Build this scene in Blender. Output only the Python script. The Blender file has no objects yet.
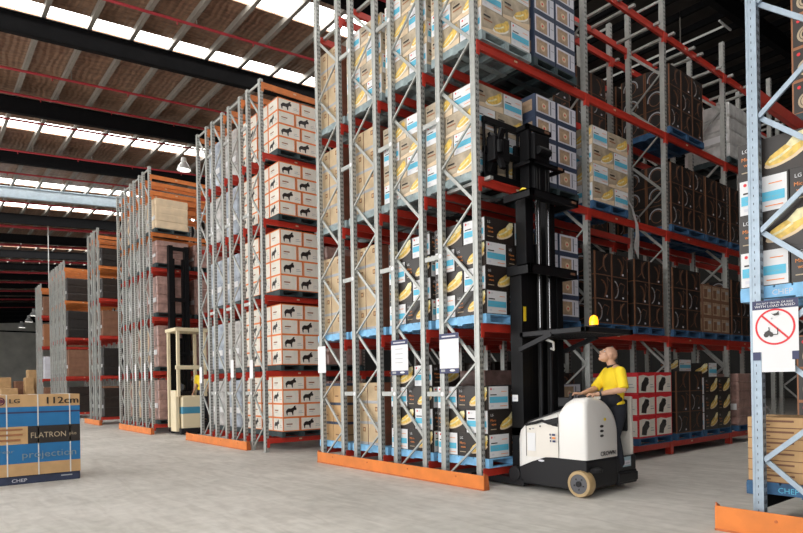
import bpy, math, random
from mathutils import Vector, Matrix

random.seed(7)
SC = bpy.context.scene
COL = SC.collection
PI = math.pi

# ------------------------------------------------------------------ camera
def setup_camera():
    cd = bpy.data.cameras.new('camera')
    cam = bpy.data.objects.new('camera', cd)
    COL.objects.link(cam)
    th = math.radians(39.05)
    roll = math.radians(0.97)
    R = Vector((math.cos(th), -math.sin(th), 0))      # image right, level
    F = Vector((math.sin(th), math.cos(th), 0))       # forward
    U = Vector((0, 0, 1))
    c, s = math.cos(roll), math.sin(roll)
    X = R * c - U * s
    Y = R * s + U * c
    Z = -F
    m = Matrix((X, Y, Z)).transposed().to_4x4()
    m.translation = Vector((0, 0, 1.45))
    cam.matrix_world = m
    cd.sensor_fit = 'HORIZONTAL'
    cd.sensor_width = 36.0
    cd.lens = 606.0 / 803.0 * 36.0
    cd.shift_y = (383.2 - 266.5) / 803.0
    cd.clip_end = 400
    SC.camera = cam
setup_camera()

# ------------------------------------------------------------------ world, light, exposure
W = bpy.data.worlds.new('daylight')
SC.world = W
W.use_nodes = True
nt = W.node_tree
bg = nt.nodes['Background']
bg.inputs['Color'].default_value = (0.93, 0.97, 1.0, 1)
bg.inputs['Strength'].default_value = 1.3
SKYLIGHT_STRENGTH = 8.0
def area(name, loc, rot, sx, sy, power, color):
    ld = bpy.data.lights.new(name, 'AREA')
    ld.shape = 'RECTANGLE'
    ld.size, ld.size_y = sx, sy
    ld.energy = power
    ld.color = color
    o = bpy.data.objects.new(name, ld)
    o.location = loc
    o.rotation_euler = rot
    COL.objects.link(o)
    return o
# daylight falling in through the open loading front (the -X side of the hall)
area('loading_front_daylight', (-13.5, 14, 5.0), (0, -PI / 2 + 0.12, 0), 9, 44, 4000, (1.0, 0.97, 0.93))
SC.view_settings.view_transform = 'Standard'
SC.view_settings.look = 'None'
SC.view_settings.gamma = 1.0
SC.view_settings.use_curve_mapping = False
SC.view_settings.exposure = 0.0
SC.cycles.max_bounces = 6
SC.cycles.diffuse_bounces = 4
SC.cycles.use_denoising = True

# ------------------------------------------------------------------ materials
MATS = {}
def mat(name, col, rough=0.6, metal=0.0, var=0.0, scale=6.0, bump=0.0, bscale=40.0, emit=0.0, coat=0.0):
    if name in MATS:
        return MATS[name]
    m = bpy.data.materials.new(name)
    m.use_nodes = True
    n = m.node_tree.nodes
    l = m.node_tree.links
    b = n['Principled BSDF']
    b.inputs['Base Color'].default_value = (*col, 1)
    b.inputs['Roughness'].default_value = rough
    b.inputs['Metallic'].default_value = metal
    if coat:
        b.inputs['Coat Weight'].default_value = coat
    if emit:
        b.inputs['Emission Color'].default_value = (*col, 1)
        b.inputs['Emission Strength'].default_value = emit
    if var or bump:
        tc = n.new('ShaderNodeTexCoord')
        if var:
            t = n.new('ShaderNodeTexNoise')
            t.inputs['Scale'].default_value = scale
            t.inputs['Detail'].default_value = 5
            l.new(tc.outputs['Object'], t.inputs['Vector'])
            r = n.new('ShaderNodeValToRGB')
            r.color_ramp.elements[0].position = 0.3
            r.color_ramp.elements[1].position = 0.7
            r.color_ramp.elements[0].color = (*[max(0, c * (1 - var)) for c in col], 1)
            r.color_ramp.elements[1].color = (*[min(1, c * (1 + var)) for c in col], 1)
            l.new(t.outputs['Fac'], r.inputs['Fac'])
            l.new(r.outputs['Color'], b.inputs['Base Color'])
        if bump:
            t2 = n.new('ShaderNodeTexNoise')
            t2.inputs['Scale'].default_value = bscale
            t2.inputs['Detail'].default_value = 4
            l.new(tc.outputs['Object'], t2.inputs['Vector'])
            bp = n.new('ShaderNodeBump')
            bp.inputs['Strength'].default_value = bump
            bp.inputs['Distance'].default_value = 0.02
            l.new(t2.outputs['Fac'], bp.inputs['Height'])
            l.new(bp.outputs['Normal'], b.inputs['Normal'])
    MATS[name] = m
    return m

def floor_material():
    m = bpy.data.materials.new('worn_concrete')
    m.use_nodes = True
    n, l = m.node_tree.nodes, m.node_tree.links
    b = n['Principled BSDF']
    tc = n.new('ShaderNodeTexCoord')
    a = n.new('ShaderNodeTexNoise'); a.inputs['Scale'].default_value = 0.55; a.inputs['Detail'].default_value = 8; a.inputs['Roughness'].default_value = 0.65
    c = n.new('ShaderNodeTexNoise'); c.inputs['Scale'].default_value = 7.0; c.inputs['Detail'].default_value = 6
    mp = n.new('ShaderNodeMapping'); mp.inputs['Scale'].default_value = (2.6, 0.55, 1); mp.inputs['Rotation'].default_value = (0, 0, 0.4)
    w = n.new('ShaderNodeTexNoise'); w.inputs['Scale'].default_value = 2.2; w.inputs['Detail'].default_value = 7; w.inputs['Distortion'].default_value = 1.2
    l.new(tc.outputs['Object'], a.inputs['Vector']); l.new(tc.outputs['Object'], c.inputs['Vector'])
    l.new(tc.outputs['Object'], mp.inputs['Vector']); l.new(mp.outputs['Vector'], w.inputs['Vector'])
    r1 = n.new('ShaderNodeValToRGB')
    r1.color_ramp.elements[0].position = 0.3; r1.color_ramp.elements[0].color = (0.50, 0.485, 0.445, 1)
    r1.color_ramp.elements[1].position = 0.72; r1.color_ramp.elements[1].color = (0.72, 0.695, 0.65, 1)
    l.new(a.outputs['Fac'], r1.inputs['Fac'])
    r2 = n.new('ShaderNodeValToRGB')
    r2.color_ramp.elements[0].position = 0.32; r2.color_ramp.elements[0].color = (0.84, 0.83, 0.82, 1)
    r2.color_ramp.elements[1].position = 0.6; r2.color_ramp.elements[1].color = (1, 1, 1, 1)
    l.new(w.outputs['Fac'], r2.inputs['Fac'])
    r3 = n.new('ShaderNodeValToRGB')
    r3.color_ramp.elements[0].position = 0.25; r3.color_ramp.elements[0].color = (0.86, 0.86, 0.86, 1)
    r3.color_ramp.elements[1].position = 0.6; r3.color_ramp.elements[1].color = (1, 1, 1, 1)
    l.new(c.outputs['Fac'], r3.inputs['Fac'])
    x = n.new('ShaderNodeMix'); x.data_type = 'RGBA'; x.blend_type = 'MULTIPLY'; x.inputs['Factor'].default_value = 1
    y = n.new('ShaderNodeMix'); y.data_type = 'RGBA'; y.blend_type = 'MULTIPLY'; y.inputs['Factor'].default_value = 1
    l.new(r1.outputs['Color'], x.inputs['A']); l.new(r2.outputs['Color'], x.inputs['B'])
    l.new(x.outputs['Result'], y.inputs['A']); l.new(r3.outputs['Color'], y.inputs['B'])
    l.new(y.outputs['Result'], b.inputs['Base Color'])
    b.inputs['Roughness'].default_value = 0.55
    return m

def foil_material():
    m = bpy.data.materials.new('roof_foil')
    m.use_nodes = True
    n, l = m.node_tree.nodes, m.node_tree.links
    b = n['Principled BSDF']
    tc = n.new('ShaderNodeTexCoord')
    mp = n.new('ShaderNodeMapping'); mp.inputs['Scale'].default_value = (1.0, 3.2, 1)
    a = n.new('ShaderNodeTexNoise'); a.inputs['Scale'].default_value = 2.2; a.inputs['Detail'].default_value = 7; a.inputs['Roughness'].default_value = 0.7
    l.new(tc.outputs['Object'], mp.inputs['Vector']); l.new(mp.outputs['Vector'], a.inputs['Vector'])
    r = n.new('ShaderNodeValToRGB')
    r.color_ramp.elements[0].position = 0.3; r.color_ramp.elements[0].color = (0.12, 0.058, 0.034, 1)
    r.color_ramp.elements[1].position = 0.75; r.color_ramp.elements[1].color = (0.40, 0.25, 0.165, 1)
    l.new(a.outputs['Fac'], r.inputs['Fac'])
    l.new(r.outputs['Color'], b.inputs['Base Color'])
    b.inputs['Metallic'].default_value = 0.45
    b.inputs['Roughness'].default_value = 0.42
    w = n.new('ShaderNodeTexWave'); w.inputs['Scale'].default_value = 1.6; w.inputs['Distortion'].default_value = 5; w.bands_direction = 'X'
    l.new(tc.outputs['Object'], w.inputs['Vector'])
    bp = n.new('ShaderNodeBump'); bp.inputs['Strength'].default_value = 0.25; bp.inputs['Distance'].default_value = 0.08
    l.new(w.outputs['Fac'], bp.inputs['Height']); l.new(bp.outputs['Normal'], b.inputs['Normal'])
    return m

M = {}
M['floor'] = floor_material()
M['foil'] = foil_material()
M['sky'] = mat('skylight_sheet', (1.0, 0.985, 0.95), 0.5, emit=SKYLIGHT_STRENGTH)
M['wall'] = mat('tilt_up_concrete', (0.62, 0.59, 0.52), 0.85, var=0.18, scale=0.5, bump=0.1)
M['clad'] = mat('dark_cladding', (0.035, 0.033, 0.03), 0.7, var=0.1)
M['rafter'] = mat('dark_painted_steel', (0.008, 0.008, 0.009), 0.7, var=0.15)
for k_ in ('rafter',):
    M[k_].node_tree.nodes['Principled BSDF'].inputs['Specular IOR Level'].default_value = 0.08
M['rafter_lit'] = mat('lit_rafter_steel', (0.42, 0.50, 0.56), 0.5, var=0.1)
M['purlin'] = mat('purlin_steel', (0.27, 0.25, 0.22), 0.5, 0.4, var=0.1)
M['pipe_red'] = mat('red_pipe_paint', (0.36, 0.03, 0.04), 0.45, var=0.1)
M['galv'] = mat('galvanised_steel', (0.40, 0.41, 0.39), 0.42, 0.35, var=0.10, scale=14)
M['galv_blue'] = mat('galvanised_steel_cool', (0.31, 0.38, 0.45), 0.42, 0.35, var=0.10, scale=14)
M['slot'] = mat('slot_dark', (0.04, 0.04, 0.04), 0.8)
M['red'] = mat('red_beam_paint', (0.50, 0.035, 0.02), 0.42, var=0.10, scale=5)
M['orange_beam'] = mat('orange_beam_paint', (0.66, 0.20, 0.05), 0.45, var=0.12, scale=5)
M['orange'] = mat('orange_guard_paint', (0.66, 0.19, 0.03), 0.42, var=0.12, scale=4, bump=0.05)
M['orange_dk'] = mat('orange_guard_scuff', (0.48, 0.12, 0.03), 0.55, var=0.2, scale=9)
M['pal_pale'] = mat('glare_pale_pallet', (0.24, 0.30, 0.31), 0.6, var=0.3, scale=8)  # glare on the dark pallets' edges painted in as a paler colour
M['pal_navy'] = mat('shaded_navy_pallet', (0.03, 0.10, 0.21), 0.65, var=0.3, scale=8)
M['pal_blue'] = mat('blue_pallet_wood', (0.07, 0.24, 0.47), 0.6, var=0.25, scale=8)
M['pal_lblue'] = mat('light_blue_pallet', (0.20, 0.46, 0.72), 0.5, var=0.2, scale=8)
M['pal_dark'] = mat('dark_green_pallet', (0.03, 0.05, 0.055), 0.65, var=0.25, scale=8)
M['white'] = mat('white_print', (0.72, 0.72, 0.73), 0.5)
M['offw'] = mat('white_carton_board', (0.80, 0.76, 0.68), 0.6, var=0.06)
M['kraft'] = mat('kraft_board', (0.50, 0.31, 0.145), 0.75, var=0.10, scale=5)
M['kraft_lt'] = mat('kraft_board_pale', (0.68, 0.53, 0.36), 0.7, var=0.12, scale=4)
M['kraft_dk'] = mat('kraft_board_dark', (0.20, 0.095, 0.055), 0.75, var=0.15, scale=5)
M['black'] = mat('black_print', (0.022, 0.017, 0.015), 0.4)
M['brownblk'] = mat('brown_black_print', (0.022, 0.015, 0.012), 0.42, var=0.3, scale=5)
M['band'] = mat('blue_label_band', (0.10, 0.47, 0.66), 0.5)
M['cornY'] = mat('yellow_food_print', (0.74, 0.50, 0.11), 0.5, var=0.25, scale=22)
M['cornL'] = mat('pale_yellow_print', (0.80, 0.72, 0.42), 0.5, var=0.2, scale=18)
M['orP'] = mat('orange_print', (0.80, 0.26, 0.06), 0.5)
M['orE'] = mat('orange_edge_print', (0.80, 0.22, 0.05), 0.55)
M['redP'] = mat('red_print', (0.68, 0.02, 0.03), 0.5)
M['greyP'] = mat('grey_print', (0.35, 0.36, 0.38), 0.5)
M['navy'] = mat('navy_print', (0.03, 0.035, 0.10), 0.5)
M['slate'] = mat('slate_blue_print', (0.030, 0.045, 0.085), 0.5, var=0.15)
M['hazed'] = mat('film_glare_tan_board', (0.40, 0.33, 0.24), 0.35, var=0.35, scale=6)  # glare of stretch film put into the board colour
M['kraft_shade'] = mat('shaded_kraft_board', (0.24, 0.085, 0.05), 0.7, var=0.15)
M['kraft_tan'] = mat('tan_board', (0.52, 0.39, 0.24), 0.7, var=0.14, scale=4)
M['bikeblk'] = mat('near_black_print', (0.012, 0.009, 0.008), 0.5, var=0.4, scale=7)
M['rust_dk'] = mat('dark_rust_print', (0.17, 0.07, 0.03), 0.6)
M['lav'] = mat('pale_lilac_print', (0.60, 0.60, 0.66), 0.5, var=0.08)
M['tanP'] = mat('tan_print', (0.36, 0.25, 0.16), 0.5, var=0.3, scale=14)
M['rust'] = mat('rust_print', (0.30, 0.12, 0.05), 0.55)
M['blue'] = mat('carton_blue', (0.012, 0.14, 0.34), 0.5, var=0.06)
M['wrap'] = mat('grey_stretch_wrap', (0.52, 0.51, 0.50), 0.25, var=0.25, scale=5, bump=0.4, bscale=14)
M['wrapb'] = mat('bluish_stretch_wrap', (0.40, 0.45, 0.52), 0.25, var=0.3, scale=5, bump=0.4, bscale=14)
M['wrapp'] = mat('pinkish_stretch_wrap', (0.36, 0.22, 0.19), 0.28, var=0.35, scale=6, bump=0.4, bscale=14)
M['truckW'] = mat('truck_white_paint', (0.74, 0.72, 0.69), 0.3, coat=0.3)
M['truckG'] = mat('truck_panel_grey', (0.70, 0.66, 0.60), 0.35)
M['truckB'] = mat('truck_black', (0.016, 0.016, 0.018), 0.42)
M['mast'] = mat('mast_black', (0.005, 0.005, 0.006), 0.45)
for k_ in ('mast', 'truckB'):
    M[k_].node_tree.nodes['Principled BSDF'].inputs['Specular IOR Level'].default_value = 0.2
M['chrome'] = mat('chrome_rod', (0.35, 0.35, 0.36), 0.25, 1.0)
M['rubber'] = mat('rubber', (0.02, 0.02, 0.02), 0.8)
M['tread'] = mat('tan_polyurethane', (0.40, 0.28, 0.14), 0.5, var=0.15)
M['hub'] = mat('hub_grey', (0.10, 0.10, 0.11), 0.4, 0.5)
M['amber'] = mat('amber_lens', (1.0, 0.36, 0.01), 0.2, emit=2.0)
M['cream'] = mat('cream_truck_paint', (0.72, 0.62, 0.42), 0.45)
M['skin'] = mat('skin', (0.62, 0.36, 0.24), 0.5, var=0.06, scale=20)
M['shirt'] = mat('yellow_polo', (0.86, 0.62, 0.02), 0.8, var=0.05)
M['trouser'] = mat('navy_trousers', (0.012, 0.014, 0.022), 0.85)
M['yel'] = mat('yellow_sticker', (0.9, 0.65, 0.03), 0.5)
M['lampW'] = mat('lamp_glow', (1.0, 0.98, 0.92), 0.4, emit=5.0)
M['lampR'] = mat('white_enamel', (0.9, 0.9, 0.88), 0.35)
M['lampS'] = mat('lamp_shell', (0.75, 0.75, 0.73), 0.4)
M['strap'] = mat('clear_strap', (0.62, 0.62, 0.60), 0.4)
M['goldtx'] = mat('gold_print', (0.42, 0.33, 0.22), 0.5)
M['dulltx'] = mat('dull_grey_print', (0.17, 0.24, 0.28), 0.5)
M['tealtx'] = mat('teal_print', (0.20, 0.43, 0.52), 0.5)

# ------------------------------------------------------------------ mesh builder
FONT_CACHE = {}
def text_mesh(s):
    if s not in FONT_CACHE:
        cu = bpy.data.curves.new('lettering', 'FONT')
        cu.body = s
        cu.resolution_u = 2
        o = bpy.data.objects.new('lettering', cu)
        COL.objects.link(o)
        dg = bpy.context.evaluated_depsgraph_get()
        me = bpy.data.meshes.new_from_object(o.evaluated_get(dg))
        vs = [(v.co.x, v.co.y) for v in me.vertices]
        fs = [tuple(p.vertices) for p in me.polygons]
        bpy.data.objects.remove(o)
        bpy.data.curves.remove(cu)
        bpy.data.meshes.remove(me)
        x0 = min(v[0] for v in vs); x1 = max(v[0] for v in vs)
        FONT_CACHE[s] = ([(x - x0, y) for x, y in vs], fs, x1 - x0)
    return FONT_CACHE[s]

class MB:
    def __init__(s):
        s.v, s.f, s.mi, s.mats = [], [], [], []
    def m(s, k):
        mm = M[k] if isinstance(k, str) else k
        if mm not in s.mats:
            s.mats.append(mm)
        return s.mats.index(mm)
    def face(s, pts, k):
        i = len(s.v)
        s.v += [tuple(p) for p in pts]
        s.f.append(tuple(range(i, i + len(pts))))
        s.mi.append(s.m(k))
    def mesh(s, vs, fs, k):
        i = len(s.v)
        s.v += [tuple(p) for p in vs]
        mi = s.m(k)
        for f in fs:
            s.f.append(tuple(i + a for a in f)); s.mi.append(mi)
    def box(s, x0, x1, y0, y1, z0, z1, k):
        vs = [(x0, y0, z0), (x1, y0, z0), (x1, y1, z0), (x0, y1, z0), (x0, y0, z1), (x1, y0, z1), (x1, y1, z1), (x0, y1, z1)]
        s.mesh(vs, [(3, 2, 1, 0), (4, 5, 6, 7), (0, 1, 5, 4), (1, 2, 6, 5), (2, 3, 7, 6), (3, 0, 4, 7)], k)
        return s
    def cyl(s, p0, p1, r0, k, r1=None, n=12, caps=True):
        r1 = r0 if r1 is None else r1
        p0, p1 = Vector(p0), Vector(p1)
        d = (p1 - p0).normalized()
        u = d.orthogonal().normalized(); w = d.cross(u)
        vs = []
        for p, r in ((p0, r0), (p1, r1)):
            for i in range(n):
                a = 2 * PI * i / n
                vs.append(p + (u * math.cos(a) + w * math.sin(a)) * r)
        fs = [(i, (i + 1) % n, n + (i + 1) % n, n + i) for i in range(n)]
        if caps:
            fs += [tuple(range(n - 1, -1, -1)), tuple(range(n, 2 * n))]
        s.mesh(vs, fs, k)
        return s
    def bar(s, p0, p1, w, t, k, up=(0, 0, 1)):
        """rectangular bar from p0 to p1, w across, t along the 'up' side"""
        p0, p1 = Vector(p0), Vector(p1)
        d = (p1 - p0).normalized()
        side = d.cross(Vector(up)).normalized(); upv = side.cross(d)
        a, b = side * w / 2, upv * t / 2
        vs = [p0 - a - b, p0 + a - b, p0 + a + b, p0 - a + b, p1 - a - b, p1 + a - b, p1 + a + b, p1 - a + b]
        s.mesh(vs, [(0, 3, 2, 1), (4, 5, 6, 7), (0, 1, 5, 4), (1, 2, 6, 5), (2, 3, 7, 6), (3, 0, 4, 7)], k)
        return s
    def tube(s, pts, r, k, n=8):
        for a, b in zip(pts, pts[1:]):
            s.cyl(a, b, r, k, n=n)
        return s
    def ball(s, c, rx, ry, rz, k, n=16, h=10, rot=None):
        vs, fs = [], []
        for j in range(h + 1):
            t = PI * j / h
            for i in range(n):
                a = 2 * PI * i / n
                p = Vector((rx * math.sin(t) * math.cos(a), ry * math.sin(t) * math.sin(a), rz * math.cos(t)))
                if rot is not None:
                    p = rot @ p
                vs.append(p + Vector(c))
        for j in range(h):
            for i in range(n):
                fs.append((j * n + i, (j + 1) * n + i, (j + 1) * n + (i + 1) % n, j * n + (i + 1) % n))
        s.mesh(vs, fs, k)
        return s
    def limb(s, pts, k, n=12):
        """chain of (point, radius): tapered cylinders with balls at the joints"""
        for (a, ra), (b, rb) in zip(pts, pts[1:]):
            s.cyl(a, b, ra, k, rb, n=n)
        for p, r in pts:
            s.ball(p, r, r, r, k, n=n, h=8)
        return s
    def prism(s, poly, axis, a0, a1, k):
        """poly of 2-D points extruded along an axis: 'x' -> (y,z), 'y' -> (x,z), 'z' -> (x,y)"""
        def P(p, a):
            return {'x': (a, p[0], p[1]), 'y': (p[0], a, p[1]), 'z': (p[0], p[1], a)}[axis]
        n = len(poly)
        vs = [P(p, a0) for p in poly] + [P(p, a1) for p in poly]
        fs = [(i, (i + 1) % n, n + (i + 1) % n, n + i) for i in range(n)] + [tuple(range(n - 1, -1, -1)), tuple(range(n, 2 * n))]
        s.mesh(vs, fs, k)
        return s
    def loft(s, secs, k):
        n = len(secs[0])
        vs = [p for sec in secs for p in sec]
        fs = []
        for j in range(len(secs) - 1):
            for i in range(n):
                fs.append((j * n + i, j * n + (i + 1) % n, (j + 1) * n + (i + 1) % n, (j + 1) * n + i))
        fs.append(tuple(range(n - 1, -1, -1)))
        fs.append(tuple(range((len(secs) - 1) * n, len(secs) * n)))
        s.mesh(vs, fs, k)
        return s
    def lathe(s, prof, c, k, n=20):
        vs, fs = [], []
        for r, z in prof:
            for i in range(n):
                a = 2 * PI * i / n
                vs.append((c[0] + r * math.cos(a), c[1] + r * math.sin(a), c[2] + z))
        for j in range(len(prof) - 1):
            for i in range(n):
                fs.append((j * n + i, j * n + (i + 1) % n, (j + 1) * n + (i + 1) % n, (j + 1) * n + i))
        s.mesh(vs, fs, k)
        return s
    def build(s, name, parent=None, loc=None, smooth=False, bevel=0.0):
        o = bpy.data.objects.new(name, s.data(name, smooth))
        COL.objects.link(o)
        if parent is not None:
            o.parent = parent
        if loc is not None:
            o.location = loc
        if bevel:
            b = o.modifiers.new('bevel', 'BEVEL'); b.width = bevel; b.segments = 3; b.limit_method = 'ANGLE'; b.angle_limit = 0.6
        return o
    def data(s, name, smooth=False):
        me = bpy.data.meshes.new(name)
        me.from_pydata(s.v, [], s.f)
        for mm in s.mats:
            me.materials.append(mm)
        me.polygons.foreach_set('material_index', s.mi)
        if smooth:
            me.polygons.foreach_set('use_smooth', [True] * len(me.polygons))
            try:
                me.set_sharp_from_angle(angle=0.7)
            except Exception:
                pass
        me.update()
        return me

class Face:
    """a printed panel: 2-D art placed on one flat side of a thing"""
    def __init__(s, mb, o, r, u, w, h, off=0.002):
        s.mb, s.o, s.r, s.u, s.w, s.h = mb, Vector(o), Vector(r), Vector(u), w, h
        s.n = s.r.cross(s.u); s.off = off; s.k = 0
    def P(s, x, y, d):
        return s.o + s.r * x + s.u * y + s.n * d
    def lift(s):
        s.k += 1
        return s.off * s.k * 0.5 + s.off * 0.5
    def poly(s, pts, k):
        d = s.lift()
        s.mb.face([s.P(x, y, d) for x, y in pts], k)
    def rect(s, x0, y0, x1, y1, k):
        s.poly([(x0 * s.w, y0 * s.h), (x1 * s.w, y0 * s.h), (x1 * s.w, y1 * s.h), (x0 * s.w, y1 * s.h)], k)
    def ell(s, cx, cy, rx, ry, k, rot=0.0, n=18, lens=False):
        pts = []
        for i in range(n):
            a = 2 * PI * i / n
            x, y = rx * math.cos(a), ry * math.sin(a) * (abs(math.sin(a)) ** 0.5 if lens else 1)
            pts.append((cx * s.w + x * math.cos(rot) - y * math.sin(rot), cy * s.h + x * math.sin(rot) + y * math.cos(rot)))
        s.poly(pts, k)
    def ring(s, cx, cy, r, t, k, a0=0.0, a1=2 * PI, n=20):
        d = s.lift()
        for i in range(n):
            b0, b1 = a0 + (a1 - a0) * i / n, a0 + (a1 - a0) * (i + 1) / n
            q = [(cx * s.w + rr * math.cos(b), cy * s.h + rr * math.sin(b)) for rr, b in ((r - t, b0), (r, b0), (r, b1), (r - t, b1))]
            s.mb.face([s.P(x, y, d) for x, y in q], k)
    def stroke(s, pts, t, k):
        d = s.lift()
        for (x0, y0), (x1, y1) in zip(pts, pts[1:]):
            x0, x1, y0, y1 = x0 * s.w, x1 * s.w, y0 * s.h, y1 * s.h
            L = math.hypot(x1 - x0, y1 - y0) or 1
            nx, ny = -(y1 - y0) / L * t / 2, (x1 - x0) / L * t / 2
            s.mb.face([s.P(x0 - nx, y0 - ny, d), s.P(x1 - nx, y1 - ny, d), s.P(x1 + nx, y1 + ny, d), s.P(x0 + nx, y0 + ny, d)], k)
    def text(s, t, x, y, h, k, wide=None, bold=0.0):
        vs, fs, w = text_mesh(t)
        sy = h / 0.70
        sx = wide / w if wide else sy
        d = s.lift()
        for dx in ((0, bold) if bold else (0,)):
            s.mb.mesh([s.P(x * s.w + a * sx + dx, y * s.h + b * sy, d + (0.0004 if dx else 0)) for a, b in vs], fs, k)
    def border(s, t, k):
        w, h = s.w, s.h
        d = s.lift()
        for q in (((0, 0), (w, 0), (w, t), (0, t)), ((0, h - t), (w, h - t), (w, h), (0, h)), ((0, t), (t, t), (t, h - t), (0, h - t)), ((w - t, t), (w, t), (w, h - t), (w - t, h - t))):
            s.mb.face([s.P(x, y, d) for x, y in q], k)

def thing(name, label, cat, loc=(0, 0, 0), rz=0.0, group=None):
    o = bpy.data.objects.new(name, None)
    o.empty_display_size = 0.2
    o.location = loc
    o.rotation_euler = (0, 0, rz)
    COL.objects.link(o)
    return tag(o, label, cat, group)
def tag(o, label, cat, group=None):
    o['label'] = label; o['category'] = cat
    if group:
        o['group'] = group
    return o
def struct(o):
    o['kind'] = 'structure'
    return o
def inst(name, me, parent=None, loc=(0, 0, 0), rz=0.0):
    o = bpy.data.objects.new(name, me)
    COL.objects.link(o)
    o.location = loc
    o.rotation_euler = (0, 0, rz)
    if parent is not None:
        o.parent = parent
    return o

# ------------------------------------------------------------------ the hall
def zr(x):                       # underside of the roof sheets
    return 12.75 + 0.07 * (x - 2)
XA, XB, YA, YB = -14.0, 46.0, -9.0, 140.0
struct(MB().box(-40, XB + 1, YA - 1, YB + 1, -0.2, 0.0, 'floor').build('floor'))
def slab_roof(name, x0, x1, y0, y1, k, t=0.12, dz=0.0):
    mb = MB()
    vs = [(x0, y0, zr(x0) + dz), (x1, y0, zr(x1) + dz), (x1, y1, zr(x1) + dz), (x0, y1, zr(x0) + dz)]
    top = [(a, b, c + t) for a, b, c in vs]
    mb.mesh(vs + top, [(3, 2, 1, 0), (4, 5, 6, 7), (0, 1, 5, 4), (1, 2, 6, 5), (2, 3, 7, 6), (3, 0, 4, 7)], k)
    return struct(mb.build(name))
XS = 17.0                        # the skylight sheets end here
strips = [(-4.0, 1.0), (4.3, 1.5), (16.8, 1.15), (20.85, 0.75), (30.5, 1.25), (39.4, 1.0), (44.4, 1.1), (57.5, 1.2), (64.5, 1.0)]  # nearest two unseen; the one over the aisle added to brighten its floor
y = YA
for i, (c, w) in enumerate(strips):
    slab_roof('ceiling', XA, XS, y, c - w / 2, M['foil'])
    slab_roof('window_%d' % (i + 1), XA, XS, c - w / 2, c + w / 2, M['sky'], t=0.03, dz=0.05)
    y = c + w / 2
slab_roof('ceiling', XA, XS, y, YB, M['foil'])
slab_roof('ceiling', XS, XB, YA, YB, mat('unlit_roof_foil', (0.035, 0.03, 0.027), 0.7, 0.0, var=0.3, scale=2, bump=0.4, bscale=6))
# purlins along Y under the sheets
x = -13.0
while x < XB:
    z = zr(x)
    pk = 'purlin' if x < XS else 'rafter'  # purlins past the skylights are painted darker to look unlit
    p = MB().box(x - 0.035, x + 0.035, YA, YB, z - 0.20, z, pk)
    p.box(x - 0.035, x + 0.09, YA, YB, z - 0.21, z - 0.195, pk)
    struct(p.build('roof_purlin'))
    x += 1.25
# portal rafters along X, sloping with the roof
def rafter(yc, k, depth=0.62):
    mb = MB()
    for (y0, y1, a, b) in ((yc - 0.11, yc + 0.11, 0.23, 0.26), (yc - 0.012, yc + 0.012, 0.26, 0.20 + depth), (yc - 0.11, yc + 0.11, 0.20 + depth, 0.23 + depth)):
        x0, x1 = XA, XB
        vs = []
        for zz in (b, a):
            vs += [(x0, y0, zr(x0) - zz), (x1, y0, zr(x1) - zz), (x1, y1, zr(x1) - zz), (x0, y1, zr(x0) - zz)]
        mb.mesh(vs, [(3, 2, 1, 0), (4, 5, 6, 7), (0, 1, 5, 4), (1, 2, 6, 5), (2, 3, 7, 6), (3, 0, 4, 7)], k)
    struct(mb.build('roof_rafter'))
for i in range(-4, 20):
    yc = 20.9 + 6.22 * i
    if YA < yc < YB:
        rafter(yc, 'rafter_lit' if i == 3 else 'rafter')  # one rafter has light from above painted in as blue-grey
# walls: far end, far side, unseen near side; the -X front is an open loading front
struct(MB().box(-40, XB, YB - 14.0, YB - 13.7, 0, 14.5, 'wall').build('wall_back'))
struct(MB().box(XB, XB + 0.3, YA, YB, 0, 17, 'clad').build('wall_far_side'))
struct(MB().box(1.0, XB, YA - 0.3, YA, 0, 17, 'clad').build('wall_near_side_unseen'))  # unseen; put in to keep daylight out from this side
struct(MB().box(-40, XB, YB - 14.15, YB - 14.0, 11.6, 11.85, 'rafter').build('trim_4'))

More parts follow.
